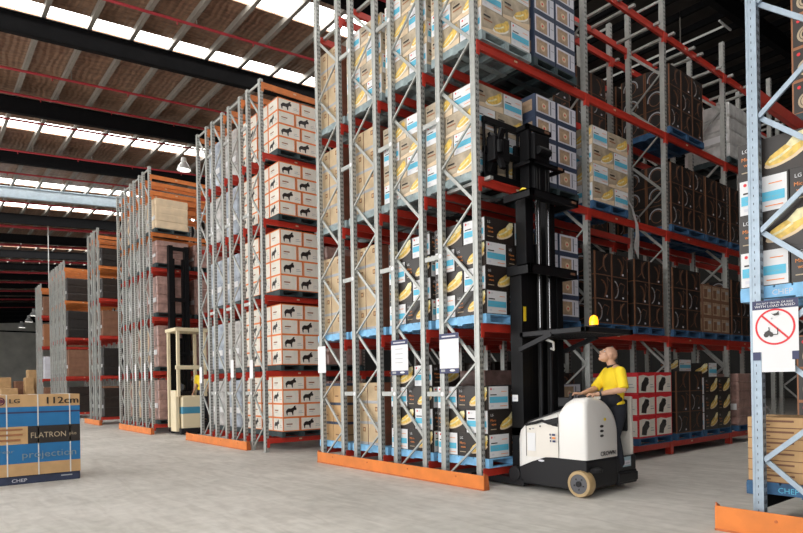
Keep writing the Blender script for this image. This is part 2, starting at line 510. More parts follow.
# sprinkler pipes below the purlins, along X
def sprinkler(yc, dz, label, x1=24.0, r=0.045):
    r = 0.045 if yc < 45 else 0.10
    o = thing('sprinkler_pipe', label, 'pipe', (0, yc, zr(0) - dz), group='red sprinkler pipes under the roof')
    mb = MB()
    mb.cyl((XA, 0, 0.07 * XA), (x1, 0, 0.07 * x1), r, 'pipe_red', n=8)
    mb.build('pipe', o, smooth=True)
    hm = MB().cyl((0, 0, 0), (0, 0, -0.09), 0.018, 'pipe_red', n=6).data('sprinkler_head')
    gm = MB().box(-0.01, 0.01, -0.01, 0.01, 0, dz, 'purlin').data('hanger')
    x = -11.0
    while x < 14:
        inst('sprinkler_head', hm, o, (x, 0, 0.07 * x - r * 0.9))
        inst('hanger', gm, o, (x + 0.6, 0, 0.07 * (x + 0.6) + r * 0.6))
        x += 2.5
for yc, dz, lab in ((14.2, 0.55, 'red sprinkler pipe under the roof, nearest the camera'),
                    (18.6, 0.40, 'red sprinkler pipe between the two nearest skylight strips'),
                    (24.0, 0.55, 'bright red sprinkler pipe just beyond the first dark rafter'),
                    (26.4, 0.40, 'red sprinkler pipe just before the second dark rafter'),
                    (29.0, 0.40, 'red sprinkler pipe along the near edge of the third skylight'),
                    (32.7, 0.45, 'red sprinkler pipe just before the third dark rafter'),
                    (36.4, 0.40, 'red sprinkler pipe beyond the third dark rafter'),
                    (42.0, 0.45, 'red sprinkler pipe beyond the pale lit rafter'),
                    (48.5, 0.45, 'thin red sprinkler pipe just before the far thin skylight strips'),
                    (55.0, 0.45, 'thin red sprinkler pipe between the far thin skylight strips'),
                    (61.0, 0.60, 'first thin red sprinkler pipe past the last skylight strip'),
                    (67.5, 0.60, 'second thin red sprinkler pipe past the last skylight strip'),
                    (74.0, 0.60, 'third thin red sprinkler pipe past the last skylight strip'),
                    (81.0, 0.60, 'fourth thin red sprinkler pipe past the last skylight strip'),
                    (89.0, 0.60, 'fifth thin red sprinkler pipe past the last skylight strip'),
                    (98.0, 0.60, 'thin red sprinkler pipe in the far roof nearest the concrete wall')):
    sprinkler(yc, dz, lab)
# pale pipe under the dark roof
wp = thing('ceiling_pipe', 'thin pale pipe with short cross end under the dark roof beyond bicycle cartons', 'pipe', (20.73, 0, 12.9))
MB().cyl((0, 8.6, 0), (0, 16, 0), 0.035, 'lampS', n=8).build('pipe', wp, smooth=True)
MB().cyl((-0.42, 8.55, 0), (0.42, 8.55, 0), 0.035, 'lampS', n=8).build('cross_end', wp, smooth=True)
MB().box(-0.015, 0.015, 10.0, 10.03, 0, zr(20.73) - 12.9, 'purlin').build('hanger', wp)

def high_bay(x, y, z, r, label):
    o = thing('high_bay_lamp', label, 'lamp', (x, y, z))
    k = r / 0.30
    MB().lathe([(0.0, 0.55 * k), (0.10 * k, 0.54 * k), (0.13 * k, 0.40 * k), (0.12 * k, 0.36 * k)], (0, 0, 0), 'lampR', 14).build('ballast', o, smooth=True)
    MB().lathe([(0.05 * k, 0.37 * k), (0.13 * k, 0.33 * k), (0.24 * k, 0.18 * k), (r, 0.02), (r * 0.97, 0.0)], (0, 0, 0), 'lampR', 18).build('reflector', o, smooth=True)
    MB().ball((0, 0, 0.06 * k), 0.7 * r, 0.7 * r, 0.05, 'lampW', 12, 6).build('lens', o, smooth=True)
    MB().cyl((0, 0, 0.5 * k), (0, 0, zr(x) - z), 0.008, 'rafter', n=6).build('drop_rod', o)
high_bay(10.4, 29.2, 11.9, 0.33, 'white bell-shaped high bay lamp hanging above the orange-beamed aisle')
for px_, y_, z_, lab in ((13.2, 95, 11.4, 'nearest'), (13.9, 105, 11.5, 'middle'), (14.2, 115, 11.5, 'last')):
    high_bay(px_, y_, z_, 0.55, 'small white high bay lamp far off, %s of three by back wall' % lab)
dc = MB().cyl((7.35, 46.5, 8.0), (7.35, 46.5, zr(7.35)), 0.03, 'lampS', n=6).build('drop_conduit')
tag(dc, 'thin pale conduit hanging straight down from the far roof', 'conduit')

# ------------------------------------------------------------------ pallet racking
MESH = {}
def cached(key, fn):
    if key not in MESH:
        MESH[key] = fn()
    return MESH[key]

def post_mesh(h, k, slots):
    def f():
        mb = MB()
        w, d = 0.0375, 0.046
        mb.box(-w, w, -d, d, 0.0, h, k)
        mb.box(-w - 0.004, -w, -d, -d + 0.022, 0, h, k); mb.box(-w - 0.004, -w, d - 0.022, d, 0, h, k)
        if slots:
            z = 0.12
            while z < h - 0.1:
                for xx in (-0.016, 0.016):
                    mb.face([(xx - 0.009, -d - 0.0012, z), (xx + 0.009, -d - 0.0012, z), (xx + 0.006, -d - 0.0012, z + 0.036), (xx - 0.006, -d - 0.0012, z + 0.036)], 'slot')
                if slots > 1:
                    mb.face([(-w - 0.0012, 0.003, z), (-w - 0.0012, -0.003, z), (-w - 0.0012, -0.003, z + 0.022), (-w - 0.0012, 0.003, z + 0.022)], 'slot')
                z += 0.075
        return mb.data('upright_post')
    return cached(('post', h, k, slots), f)

def brace_mesh(dy, dz, k, t=0.045):
    return cached(('brace', round(dy, 3), round(dz, 3), k), lambda: MB().bar((0, 0, 0), (0, dy, dz), t, 0.026, k, up=(1, 0, 0)).data('brace'))

def beam_mesh(L, k, h=0.115):
    def f():
        mb = MB()
        mb.box(0.04, L - 0.04, -0.024, 0.024, -h / 2, h / 2, k)
        mb.box(0.04, L - 0.04, -0.030, -0.024, h / 2 - 0.03, h / 2, k)
        for x0, x1 in ((-0.005, 0.055), (L - 0.055, L + 0.005)):
            mb.box(x0, x1, -0.034, 0.012, -h / 2 - 0.085, h / 2, k)
        xm = L * 0.30
        mb.face([(xm, -0.0315, -0.01), (xm + 0.07, -0.0315, -0.01), (xm + 0.07, -0.0315, 0.02), (xm, -0.0315, 0.02)], 'kraft_lt')
        return mb.data('beam')
    return cached(('beam', round(L, 3), k, h), f)

def rack(label, X0, bay, nb, y0, y1, levels, top, colors, steel='galv', slots=1, group=None, bars=(), zoff=(0.06, 0.62), dzn=1.12,
         spacer_to=None, feet=False, braces=True, bar_over=0.16, bar_levels=None):
    o = thing('pallet_rack', label, 'pallet rack', (X0, y0, 0), group=group)
    D = y1 - y0
    pm = post_mesh(round(top, 2), steel, slots)
    fp = cached(('foot', steel), lambda: MB().box(-0.07, 0.07, -0.075, 0.075, 0, 0.008, steel).data('foot_plate'))
    for i in range(nb + 1):
        x = i * bay
        inst('upright_post', pm, o, (x, 0, 0.004)); inst('upright_post', pm, o, (x, D, 0.004))
        inst('foot_plate', fp, o, (x, 0, 0)); inst('foot_plate', fp, o, (x, D, 0))
        if not braces:
            continue
        if i < 3:
            zl = zoff[0] + 0.08
            z = zl
            up = zoff[1] - zoff[0]
            thin = 0.026 if steel == 'galv' else 0.045
            if z > up + 0.1:
                inst('brace', brace_mesh(D - 0.09, dzn - up, steel), o, (x + 0.022, 0.045, z - (dzn - up)))
            while z + dzn < top:
                inst('brace', brace_mesh(-(D - 0.09), up, steel, thin), o, (x - 0.012, D - 0.045, z))
                inst('brace', brace_mesh(D - 0.09, dzn - up, steel), o, (x + 0.022, 0.045, z + up))
                z += dzn
            inst('brace', brace_mesh(-(D - 0.09), 0.0, steel), o, (x, D - 0.045, top - 0.06))
        else:
            mb = MB()
            z = zoff[0] + 0.08
            up = zoff[1] - zoff[0]
            while z + dzn < top:
                mb.bar((x, D - 0.045, z), (x, 0.045, z + up), 0.045, 0.028, steel, up=(1, 0, 0))
                mb.bar((x, 0.045, z + up), (x, D - 0.045, z + dzn), 0.045, 0.028, steel, up=(1, 0, 0))
                z += dzn
            mb.build('brace_lattice', o)
    for li, z in enumerate(levels):
        k = colors[li] if isinstance(colors, (list, tuple)) else colors
        bm = beam_mesh(bay, k)
        for i in range(nb):
            inst('beam', bm, o, (i * bay, -0.022, z))
            inst('beam', bm, o, ((i + 1) * bay, D + 0.022, z), PI)
            if bars and (bar_levels is None or li in bar_levels):
                bl = D + 0.1 + bar_over
                bar = cached(('bar', round(bl, 3), steel), lambda: MB().box(-0.03, 0.03, 0, bl, -0.045, 0.0, steel).data('pallet_support_bar'))
                for bx in bars:
                    inst('pallet_support_bar', bar, o, (i * bay + bx, -bar_over, z + 0.0585))
    if feet:
        fm = cached('redfoot', lambda: MB().box(-0.055, 0.055, -0.06, 0.05, 0.01, 0.17, 'red').data('foot_guard'))
        for i in range(1, nb + 1):
            inst('foot_guard', fm, o, (i * bay, 0, 0))
    if spacer_to is not None:
        for z in (1.28, 3.3, 5.3, 7.3):
            if z < top:
                inst('row_spacer', cached(('sp', round(spacer_to, 3)), lambda: MB().box(-0.015, 0.015, 0, spacer_to, -0.035, 0.035, 'galv').data('row_spacer')), o, (-0.012, D + 0.046, z))
                inst('spacer_bolt', cached('spb', lambda: MB().cyl((-0.045, 0, 0), (-0.0415, 0, 0), 0.035, 'white', n=12).data('spacer_bolt')), o, (0, D, z))
    return o

def guard(label, X, ya, yb, h=0.2, group=None):
    """painted steel kerb in front of a row end, with short returns at its ends"""
    o = thing('rack_end_guard', label, 'rack guard', (X, 0, 0), group=group)
    MB().box(-0.035, -0.02, ya, yb, 0, h, 'orange').box(-0.02, 0.03, ya, yb, 0, 0.012, 'orange').box(-0.045, -0.035, ya, yb, 0, 0.02, 'orange_dk').build('face_plate', o, bevel=0.003)
    for yy, e in ((ya, 1), (yb, -1)):
        y0, y1 = (yy, yy + 0.014) if e > 0 else (yy - 0.014, yy)
        MB().prism([(-0.02, 0), (0.075, 0), (0.075, 0.03), (0.05, h * 0.98), (-0.02, h + 0.03)], 'y', y0, y1, 'orange_dk').build('end_return', o)
    bo = MB()
    bo.cyl((-0.036, 0, 0), (-0.042, 0, 0), 0.014, 'orange_dk', n=8)
    bd = bo.data('anchor_bolt')
    n = 4
    for i in range(n):
        inst('anchor_bolt', bd, o, (0, ya + (yb - ya) * (i + 0.5) / n, h * 0.7))
    return o

# ---- pallets
def pallet(x0, y0, z, W, D, k, label, detail=False, brand=False, group=None):
    H = 0.13
    def deck():
        mb = MB(); n = 7; bw = D / n
        for i in range(n):
            mb.box(0, W, i * bw + 0.008, (i + 1) * bw - 0.008, H - 0.02, H, k)
        return mb
    def runner(xc):
        return MB().box(xc - 0.04, xc + 0.04, 0.004, D - 0.004, 0.018, H - 0.02, k)
    def bottom(yc):
        return MB().box(0.002, W - 0.002, yc - 0.05, yc + 0.05, 0, 0.018, k)
    key = (round(W, 2), round(D, 2), k)
    ys = (0.055, D / 2, D - 0.055); xs = (0.04, W / 2, W - 0.04)
    if not detail:
        def f():
            mb = deck()
            for xc in xs:
                mb.box(xc - 0.04, xc + 0.04, 0.004, D - 0.004, 0.018, H - 0.02, k)
            for yc in ys:
                mb.box(0.002, W - 0.002, yc - 0.05, yc + 0.05, 0, 0.018, k)
            return mb.data('pallet')
        o = inst('pallet', cached(('pal', key), f), None, (x0, y0, z))
        return tag(o, label, 'pallet', group)
    o = thing('pallet', label, 'pallet', (x0, y0, z), group=group)
    inst('deck', cached(('deck', key), lambda: deck().data('deck')), o)
    for i, xc in enumerate(xs):
        def r():
            mb = runner(xc)
            if brand and i == 0:
                Face(mb, (0.0, D * 0.78, 0.03), (0, -1, 0), (0, 0, 1), D * 0.5, 0.08).text('CHEP', 0.1, 0.12, 0.05, 'band' if k == 'pal_navy' else 'lav')
            return mb.data('runner')
        inst('runner', cached(('run', key, i, brand), r), o)
    for i, yc in enumerate(ys):
        inst('bottom_board', cached(('bot', key, i), lambda: bottom(yc).data('bottom_board')), o)
    return o

# ---- printed cartons. Each mesh: origin at the middle of its base, long side along X
def carton(key, L, S, h, body, long_art, short_art, top_art=None):
    def f():
        mb = MB()
        e = 0.006
        mb.box(-L / 2 + e, L / 2 - e, -S / 2 + e, S / 2 - e, 0.001, h - 0.001, body)
        a, b = L / 2 - e, S / 2 - e
        for o, r, w, art in (((-a, -b, 0), (1, 0, 0), 2 * a, long_art), ((a, b, 0), (-1, 0, 0), 2 * a, long_art),
                             ((-a, b, 0), (0, -1, 0), 2 * b, short_art), ((a, -b, 0), (0, 1, 0), 2 * b, short_art)):
            if art:
                art(Face(mb, o, r, (0, 0, 1), w, h))
        if top_art:
            top_art(Face(mb, (-a, -b, h - 0.001), (1, 0, 0), (0, 1, 0), 2 * a, 2 * b))
        return mb.data(key)
    return cached(('carton', key, round(L, 3), round(S, 3), round(h, 3)), f)

def art_corn(F):                 # black side printed with a yellow dish
    F.poly([(x * F.w, y * F.h) for x, y in ((0.0, 0.0), (1.0, 0.0), (1.0, 0.30), (0.72, 0.18), (0.40, 0.22), (0.0, 0.12))], 'brownblk')
    F.ell(0.68, 0.36, 0.30 * F.w, 0.15 * F.h, 'kraft_lt', 0.30)
    F.poly([(x * F.w, y * F.h) for x, y in ((0.40, 0.30), (0.47, 0.22), (0.62, 0.24), (0.80, 0.36), (0.93, 0.52), (0.97, 0.72), (0.92, 0.90), (0.84, 0.86), (0.76, 0.74), (0.62, 0.62), (0.48, 0.48))], 'cornY')
    F.poly([(x * F.w, y * F.h) for x, y in ((0.70, 0.68), (0.78, 0.58), (0.90, 0.66), (0.98, 0.80), (0.96, 0.95), (0.84, 0.92))], 'cornL')
    F.stroke([(0.46, 0.32), (0.62, 0.42), (0.78, 0.58)], 0.022, 'cornL')
    F.text('LG', 0.07, 0.74, 0.10 * F.h, 'white')
    F.text('Micro', 0.06, 0.52, 0.10 * F.h, 'orP')
    F.text('wave', 0.09, 0.36, 0.10 * F.h, 'orP')
    F.rect(0.06, 0.18, 0.26, 0.21, 'goldtx')
def art_corn_pale(F):            # the same print, paled by painted-in film glare
    F.poly([(x * F.w, y * F.h) for x, y in ((0.0, 0.0), (1.0, 0.0), (1.0, 0.30), (0.72, 0.18), (0.40, 0.22), (0.0, 0.12))], 'kraft_lt')
    F.ell(0.66, 0.36, 0.30 * F.w, 0.15 * F.h, 'offw', 0.30)
    F.poly([(x * F.w, y * F.h) for x, y in ((0.40, 0.30), (0.47, 0.22), (0.62, 0.24), (0.80, 0.36), (0.93, 0.52), (0.97, 0.72), (0.92, 0.90), (0.84, 0.86), (0.76, 0.74), (0.62, 0.62), (0.48, 0.48))], 'cornY')
    F.stroke([(0.46, 0.32), (0.62, 0.42), (0.78, 0.58)], 0.022, 'cornL')
    F.rect(0.06, 0.62, 0.30, 0.70, 'brownblk'); F.rect(0.06, 0.46, 0.36, 0.52, 'rust'); F.text('LG', 0.07, 0.78, 0.09 * F.h, 'brownblk')
def art_white(F):                # white end with a blue band
    F.rect(0.03, 0.03, 0.97, 0.97, 'white')
    F.ell(0.14, 0.86, 0.045 * F.h, 0.045 * F.h, 'redP')
    F.text('LG', 0.22, 0.83, 0.065 * F.h, 'greyP')
    F.rect(0.10, 0.60, 0.40, 0.645, 'black')
    F.rect(0.62, 0.74, 0.88, 0.765, 'orP')
    F.rect(0.06, 0.29, 0.93, 0.54, 'band')
    F.text('White Screen', 0.14, 0.37, 0.075 * F.h, 'tealtx', wide=0.72 * F.w)
    F.rect(0.12, 0.12, 0.24, 0.2, 'lav')
    F.rect(0.55, 0.14, 0.90, 0.165, 'orP')
RAM = [(0.05, 0.28), (0.10, 0.10), (0.16, 0.10), (0.16, 0.30), (0.24, 0.36), (0.50, 0.34), (0.56, 0.10), (0.63, 0.10), (0.64, 0.38), (0.72, 0.52), (0.84, 0.50),
       (0.92, 0.58), (0.88, 0.72), (0.80, 0.78), (0.88, 0.90), (0.72, 0.88), (0.62, 0.74), (0.45, 0.66), (0.24, 0.68), (0.12, 0.60), (0.02, 0.44)]
def art_ram(F):
    F.border(0.019, 'orE')
    F.poly([((0.12 + 0.54 * a) * F.w, (0.08 + 0.86 * b) * F.h) for a, b in RAM], 'black')
    F.rect(0.70, 0.30, 0.92, 0.33, 'greyP'); F.rect(0.70, 0.42, 0.86, 0.45, 'greyP')
def art_ram_side(F):
    F.border(0.019, 'orE')
    F.rect(0.20, 0.48, 0.56, 0.56, 'rust'); F.rect(0.20, 0.36, 0.46, 0.39, 'greyP')
def art_redlong(F):              # red carton with a pale label and a black cooking pot
    F.rect(0.04, 0.07, 0.96, 0.78, 'offw')
    F.poly([(x * F.w, y * F.h) for x, y in ((0.04, 0.78), (0.96, 0.78), (0.96, 0.86), (0.6, 0.82), (0.3, 0.88), (0.04, 0.84))], 'offw')
    F.poly([(x * F.w, y * F.h) for x, y in ((0.16, 0.16), (0.44, 0.12), (0.48, 0.34), (0.62, 0.50), (0.58, 0.76), (0.40, 0.78), (0.30, 0.62), (0.20, 0.50))], 'black')
    F.ell(0.52, 0.66, 0.10 * F.w, 0.09 * F.h, 'slot'); F.rect(0.70, 0.30, 0.9, 0.34, 'greyP'); F.rect(0.70, 0.42, 0.86, 0.45, 'greyP')
def art_redshort(F):
    F.rect(0.05, 0.07, 0.95, 0.80, 'offw')
    F.rect(0.18, 0.36, 0.48, 0.56, 'rust'); F.rect(0.24, 0.40, 0.42, 0.52, 'black'); F.rect(0.56, 0.30, 0.86, 0.33, 'greyP'); F.rect(0.56, 0.44, 0.80, 0.47, 'greyP')
def art_screen(F):               # slate blue carton with a picture panel
    F.rect(0.04, 0.20, 0.96, 0.97, 'lav')
    F.rect(0.10, 0.26, 0.62, 0.88, 'tanP'); F.ell(0.40, 0.55, 0.10 * F.w, 0.14 * F.h, 'kraft_lt'); F.ell(0.40, 0.55, 0.04 * F.w, 0.05 * F.h, 'redP')
    F.rect(0.70, 0.26, 0.74, 0.88, 'slate'); F.rect(0.78, 0.60, 0.92, 0.64, 'greyP')
def art_screen_side(F):
    F.rect(0.05, 0.20, 0.95, 0.97, 'slate'); F.rect(0.12, 0.28, 0.40, 0.86, 'lav'); F.rect(0.5, 0.3, 0.88, 0.8, 'tanP')
def make_art_bike(v):            # dark carton printed with arcs of wheels and frame tubes
    def art(F):
        F.stroke([(0.015, 0.01), (0.03, 0.3), (0.015, 0.6), (0.02, 1)], 0.02, 'rust_dk'); F.stroke([(0.985, 0), (0.97, 0.5), (0.985, 1)], 0.02, 'kraft_dk'); F.stroke([(0, 0.035), (1, 0.035)], 0.012, 'kraft_dk')
        cx, a0 = ((0.06, -1.3), (0.80, 1.7), (0.35, -1.0))[v]
        F.ring(cx, (0.48, 0.55, 0.44)[v], 0.40 * F.h, 0.020, ('greyP', 'kraft_dk', 'rust_dk')[v], a0, a0 + 2.6)
        F.ring(cx, (0.48, 0.55, 0.44)[v], 0.33 * F.h, 0.010, 'kraft_dk', a0 + 0.2, a0 + 2.2)
        F.stroke([((0.28, 0.48), (0.52, 0.80), (0.80, 0.72), (0.66, 0.36)), ((0.2, 0.2), (0.45, 0.4), (0.5, 0.9)), ((0.6, 0.1), (0.75, 0.6), (0.7, 0.95), (0.9, 0.8))][v], 0.012, 'kraft_dk')
        if v != 1:
            F.rect(0.62, 0.12, 0.72, 0.2, 'lav')
    return art
def art_bike_side(F):
    F.stroke([(0.02, 0), (0.02, 1)], 0.02, 'rust_dk'); F.stroke([(0.98, 0), (0.98, 1)], 0.02, 'rust_dk'); F.stroke([(0, 0.035), (1, 0.035)], 0.012, 'rust_dk')
    F.ring(0.42, 0.5, 0.40 * F.h, 0.024, 'greyP', -0.2, 3.3); F.ring(0.42, 0.5, 0.31 * F.h, 0.014, 'kraft_dk', 0, 2 * PI)
def art_kraft(F):
    F.rect(0.0, 0.0, 1.0, 0.13, 'greyP'); F.rect(0.60, 0.62, 0.82, 0.84, 'kraft_dk'); F.rect(0.64, 0.67, 0.78, 0.79, 'kraft')
def art_kraft_side(F):  # shade and red beam reflection painted over the long sides
    F.rect(0.0, 0.0, 1.0, 1.0, 'kraft_shade'); F.rect(0.1, 0.4, 0.5, 0.46, 'kraft_dk')
def art_tape(F):
    F.rect(0.0, 0.86, 1.0, 1.0, 'slate'); F.rect(0.18, 0.30, 0.5, 0.36, 'kraft_dk')
def art_ring(F):                 # dark carton with a ring and a red dot
    F.border(0.016, 'rust')
    F.ell(0.14, 0.80, 0.05 * F.h, 0.05 * F.h, 'redP'); F.text('LG', 0.24, 0.76, 0.09 * F.h, 'goldtx')
    F.ring(0.30, 0.36, 0.25 * F.h, 0.022, 'goldtx'); F.ring(0.30, 0.36, 0.17 * F.h, 0.018, 'goldtx'); F.ell(0.30, 0.36, 0.06 * F.h, 0.06 * F.h, 'goldtx')
    F.rect(0.60, 0.20, 0.90, 0.24, 'rust')
def art_flat(F):
    F.rect(0.12, 0.56, 0.80, 0.74, 'kraft_dk'); F.rect(0.20, 0.24, 0.40, 0.36, 'kraft_dk')
    F.rect(0.0, 0.0, 1.0, 0.08, 'kraft_dk')
def art_brown_lg(F):
    F.rect(0.06, 0.1, 0.94, 0.9, 'tanP'); F.rect(0.14, 0.2, 0.5, 0.7, 'kraft_dk'); F.rect(0.55, 0.55, 0.88, 0.75, 'greyP')

KIND = {  # object name, category, words, body, long art, short art
    'corn': ('printed_carton', 'carton', 'black and white carton', 'black', art_corn, art_white),
    'cornp': ('pale_printed_carton', 'carton', 'pale tan carton', 'hazed', art_corn_pale, art_white),
    'ram': ('animal_print_carton', 'carton', 'white ram-print carton', 'offw', art_ram, art_ram_side),
    'red': ('red_carton', 'carton', 'red-edged cookware carton', 'redP', art_redlong, art_redshort),
    'screen': ('picture_carton', 'carton', 'slate-blue picture carton', 'slate', art_screen, art_screen_side),
    'bike': ('bicycle_carton', 'carton', 'dark wheel-print carton', 'bikeblk', make_art_bike(0), art_bike_side),
    'bike1': ('bicycle_carton', 'carton', 'dark wheel-print carton', 'bikeblk', make_art_bike(1), art_bike_side),
    'bike2': ('bicycle_carton', 'carton', 'dark wheel-print carton', 'bikeblk', make_art_bike(2), art_bike_side),
    'kraft': ('brown_carton', 'carton', 'plain brown carton', 'kraft_tan', art_kraft_side, art_kraft),
    'tape': ('taped_carton', 'carton', 'blue-taped tan carton', 'kraft', art_tape, art_tape),
    'ring': ('ring_print_carton', 'carton', 'dark ring-print carton', 'brownblk', art_ring, art_ring),
    'flat': ('flat_carton', 'carton', 'flat brown carton', 'kraft', art_flat, art_flat),
    'brown': ('panel_carton', 'carton', 'brown panelled carton', 'kraft_dk', art_brown_lg, art_brown_lg),
}
ORD = ['bottom', 'second', 'third', 'fourth', 'fifth', 'sixth', 'seventh']
def layer_word(i, n):
    return 'top' if i == n - 1 and n > 1 else ORD[i]

def put_carton(kind, L, S, h, x, y, z, rz, label):
    name, cat, words, body, la, sa = KIND[kind]
    o = inst(name, carton(kind, L, S, h, body, la, sa), None, (x, y, z), rz)
    tag(o, label, cat, name.replace('_', ' ') + 's stacked on pallets')
    return o

def pinwheel(kind, x0, y0, z, L, S, layers, h, place, only=('near', 'left', 'right'), flip=0):
    """four cartons turned round each other per layer, the turn reversed layer by layer"""
    Wd = L + S
    w = KIND[kind][2]
    for i in range(layers):
        if (i + flip) % 2 == 0:
            cells = {'near': (L / 2, S / 2, 0), 'right': (Wd - S / 2, L / 2, PI / 2), 'far': (Wd - L / 2, Wd - S / 2, PI), 'left': (S / 2, Wd - L / 2, -PI / 2)}
        else:
            cells = {'near': (S / 2, L / 2, -PI / 2), 'right': (Wd - L / 2, S / 2, 0), 'far': (Wd - S / 2, Wd - L / 2, PI / 2), 'left': (L / 2, Wd - S / 2, PI)}
        for c in only:
            cx, cy, rz = cells[c]
            put_carton(kind, L, S, h, x0 + cx, y0 + cy, z + i * h, rz, '%s, %s layer %s corner, %s' % (w, layer_word(i, layers), c, place))

COLS = {1: ['single'], 2: ['left', 'right'], 3: ['left', 'middle', 'right']}
def grid(kind, x0, y0, z, nx, ny, L, S, layers, h, place, gap=0.004, hide_back=True):
    w = KIND[kind][2]
    for i in range(layers):
        for a in range(nx):
            for b in range(ny):
                if hide_back and a > 0 and b > 0:
                    continue
                col = ('%s column' % COLS.get(nx, ['first', 'second', 'third', 'fourth', 'fifth'])[a]) if b == 0 else ('end face' if ny == 2 else 'end face %s' % ('near' if b == 1 else 'far'))
                put_carton(kind if kind != 'bike' else ('bike', 'bike1', 'bike2')[(i * 2 + a + b) % 3], L - gap, S - gap, h, x0 + (a + 0.5) * L, y0 + (b + 0.5) * S, z + i * h, 0 if (i + a) % 2 == 0 or abs(L - S) > 0.01 else PI, '%s, %s layer %s, %s' % (w, layer_word(i, layers), col, place))

def wrapped(x0, y0, z, W, D, H, k, label, rows=4):
    """one stretch-wrapped pallet load: soft bulging layers"""
    def f():
        rnd = random.Random(sum(map(ord, k)) + rows)
        mb = MB(); secs = []
        for r in range(rows):
            for t, ins in ((0.0, 0.012), (0.12, 0.0), (0.88, 0.0), (1.0, 0.012)):
                z0 = H * (r + t) / rows
                j = 0.012 * rnd.random()
                a, b, c, d = ins + j, ins + 0.012 * rnd.random(), W - ins - j, D - ins - 0.012 * rnd.random()
                q = 0.03
                secs.append([(a + q, b, z0), (c - q, b, z0), (c, b + q, z0), (c, d - q, z0), (c - q, d, z0), (a + q, d, z0), (a, d - q, z0), (a, b + q, z0)])
        mb.loft(secs, k)
        return mb.data('wrapped_load')
    me = cached(('wrap', round(W, 2), round(D, 2), round(H, 2), k, rows), f)
    if label.startswith(('wrapped goods', 'goods')):
        tone = {'wrapp': 'pinkish', 'wrap': 'grey', 'wrapb': 'bluish', 'kraft_lt': 'tan', 'kraft_dk': 'brown', 'brownblk': 'dark', 'bikeblk': 'near-black', 'lav': 'pale', 'rust': 'rusty'}
        label = tone.get(k, 'pale') + ' ' + label
    o = inst('wrapped_load', me, None, (x0, y0, z))
    tag(o, label, 'wrapped goods', 'stretch-wrapped pallet loads in the racks')
    seam = cached(('seam', round(W, 2), round(D, 2), round(H, 2)), lambda: MB().box(-0.004, 0.0, 0.04, D - 0.04, H * 0.30, H * 0.42, 'white').data('film_label'))
    inst('film_label', seam, o, (0, 0, 0))
    return o

# ------------------------------------------------------------------ rows of racking
RACKS = 'pallet racks in rows'
# the central row beside the reach truck: four racks back to back
R1Y = [5.81, 6.94, 8.07, 9.18]
R1L = [0.20, 2.20, 4.22, 6.10, 8.03]
R1NAMES = ['galvanised pallet rack with red beams facing the aisle of the white reach truck',
           'galvanised pallet rack with red beams, second from the reach truck in the central row',
           'galvanised pallet rack with red beams, third from the reach truck, holding plain brown cartons',
           'galvanised pallet rack with red beams, farthest left of the four in the central row']
for i, y in enumerate(R1Y):
    rack(R1NAMES[i], 6.1, 2.6, (5, 4, 2, 2)[i], y, y + 0.71, R1L, 8.78, 'red', slots=1, group=RACKS,
         bars=(0.16, 0.98, 1.34, 2.2) if i == 0 else (0.16, 1.34), zoff=(0.0, 0.51), spacer_to=(R1Y[i + 1] - y - 0.82) if i < 3 else None, feet=(i == 0),
         bar_levels=(4,), bar_over=0.16 if i == 0 else 0.12)
inst('pallet_support_bar', MESH[('bar', 0.97, 'galv')], bpy.data.objects['pallet_rack'], (0.14, -0.16, 4.22 + 0.0585))
guard('long orange kerb guard along the foot of the central rack row', 5.93, 5.57, 9.80)

def level_z(L, i):
    return L[i] + 0.0575 + 0.0015
P1 = ['floor level', 'first shelf', 'second shelf', 'third shelf']
R1D = 5.70
def r1(rk, lv, x, what, place, k='pal_blue', W=1.06, D=1.04, detail=False, dy=0.0, brand=False, **kw):
    y = R1Y[rk] - 0.11 + dy
    z = level_z(R1L, lv)
    pallet(x, y, z, W, D, k, '%s pallet under %s, %s' % ({'pal_blue': 'blue', 'pal_lblue': 'light blue', 'pal_dark': 'dark', 'pal_pale': 'glare-pale', 'pal_navy': 'navy'}[k], what, place), detail, brand, 'pallets in the central row')
    return x + 0.01, y + 0.01, z + 0.13
RN = ['truck aisle rack', 'second central rack', 'third central rack', 'fourth central rack']
for rk in range(4):
    for lv in range(4):
        place = 'end bay %s of %s' % (P1[lv], RN[rk])
        pk = 'pal_lblue' if lv in (0, 1) else 'pal_pale'
        if rk < 2 or (rk == 2 and lv == 3):
            dy = {0: 0.16, 1: 0.09}.get(rk, 0.0) if lv == 2 else 0.0
            x, y, z = r1(rk, lv, 6.145, 'printed cartons', place, pk, detail=(rk == 0), dy=dy)
            only = ('near', 'left', 'right') if rk == 0 else ('near', 'left')
            pinwheel('cornp' if lv > 1 else 'corn', x, y, z, 0.60, 0.44, 4 if lv else 3 + (rk > 0), 0.335 if lv != 2 else 0.31, place, only=only, flip=0 if lv == 3 else 1)
        else:
            kind = 'tape' if (rk == 3 and lv == 0) else 'kraft'
            x, y, z = r1(rk, lv, 6.145, 'brown cartons', place, pk, detail=False)
            grid(kind, x + 0.04, y + 0.26, z, 2, 2, 0.48, 0.36, 4 if lv else 3, 0.36, place)
# second pallet of the end bay, beside the mast
for lv in range(4):
    place = 'beside mast, %s' % P1[lv]
    x, y, z = r1(0, lv, 7.28, 'slate-blue picture cartons', place, 'pal_dark' if lv > 1 else 'pal_navy', detail=True)
    grid('screen', x, y, z, 2, 2, 0.52, 0.50, (3, 4, 4, 4)[lv], 0.335, place)
    x, y, z = r1(1, lv, 7.28, 'wrapped goods', 'second central rack behind picture cartons %s' % P1[lv], 'pal_dark')
    wrapped(x, y, z, 1.0, 1.0, 1.25, 'wrapp', 'wrapped goods behind the slate-blue picture cartons, %s' % P1[lv])
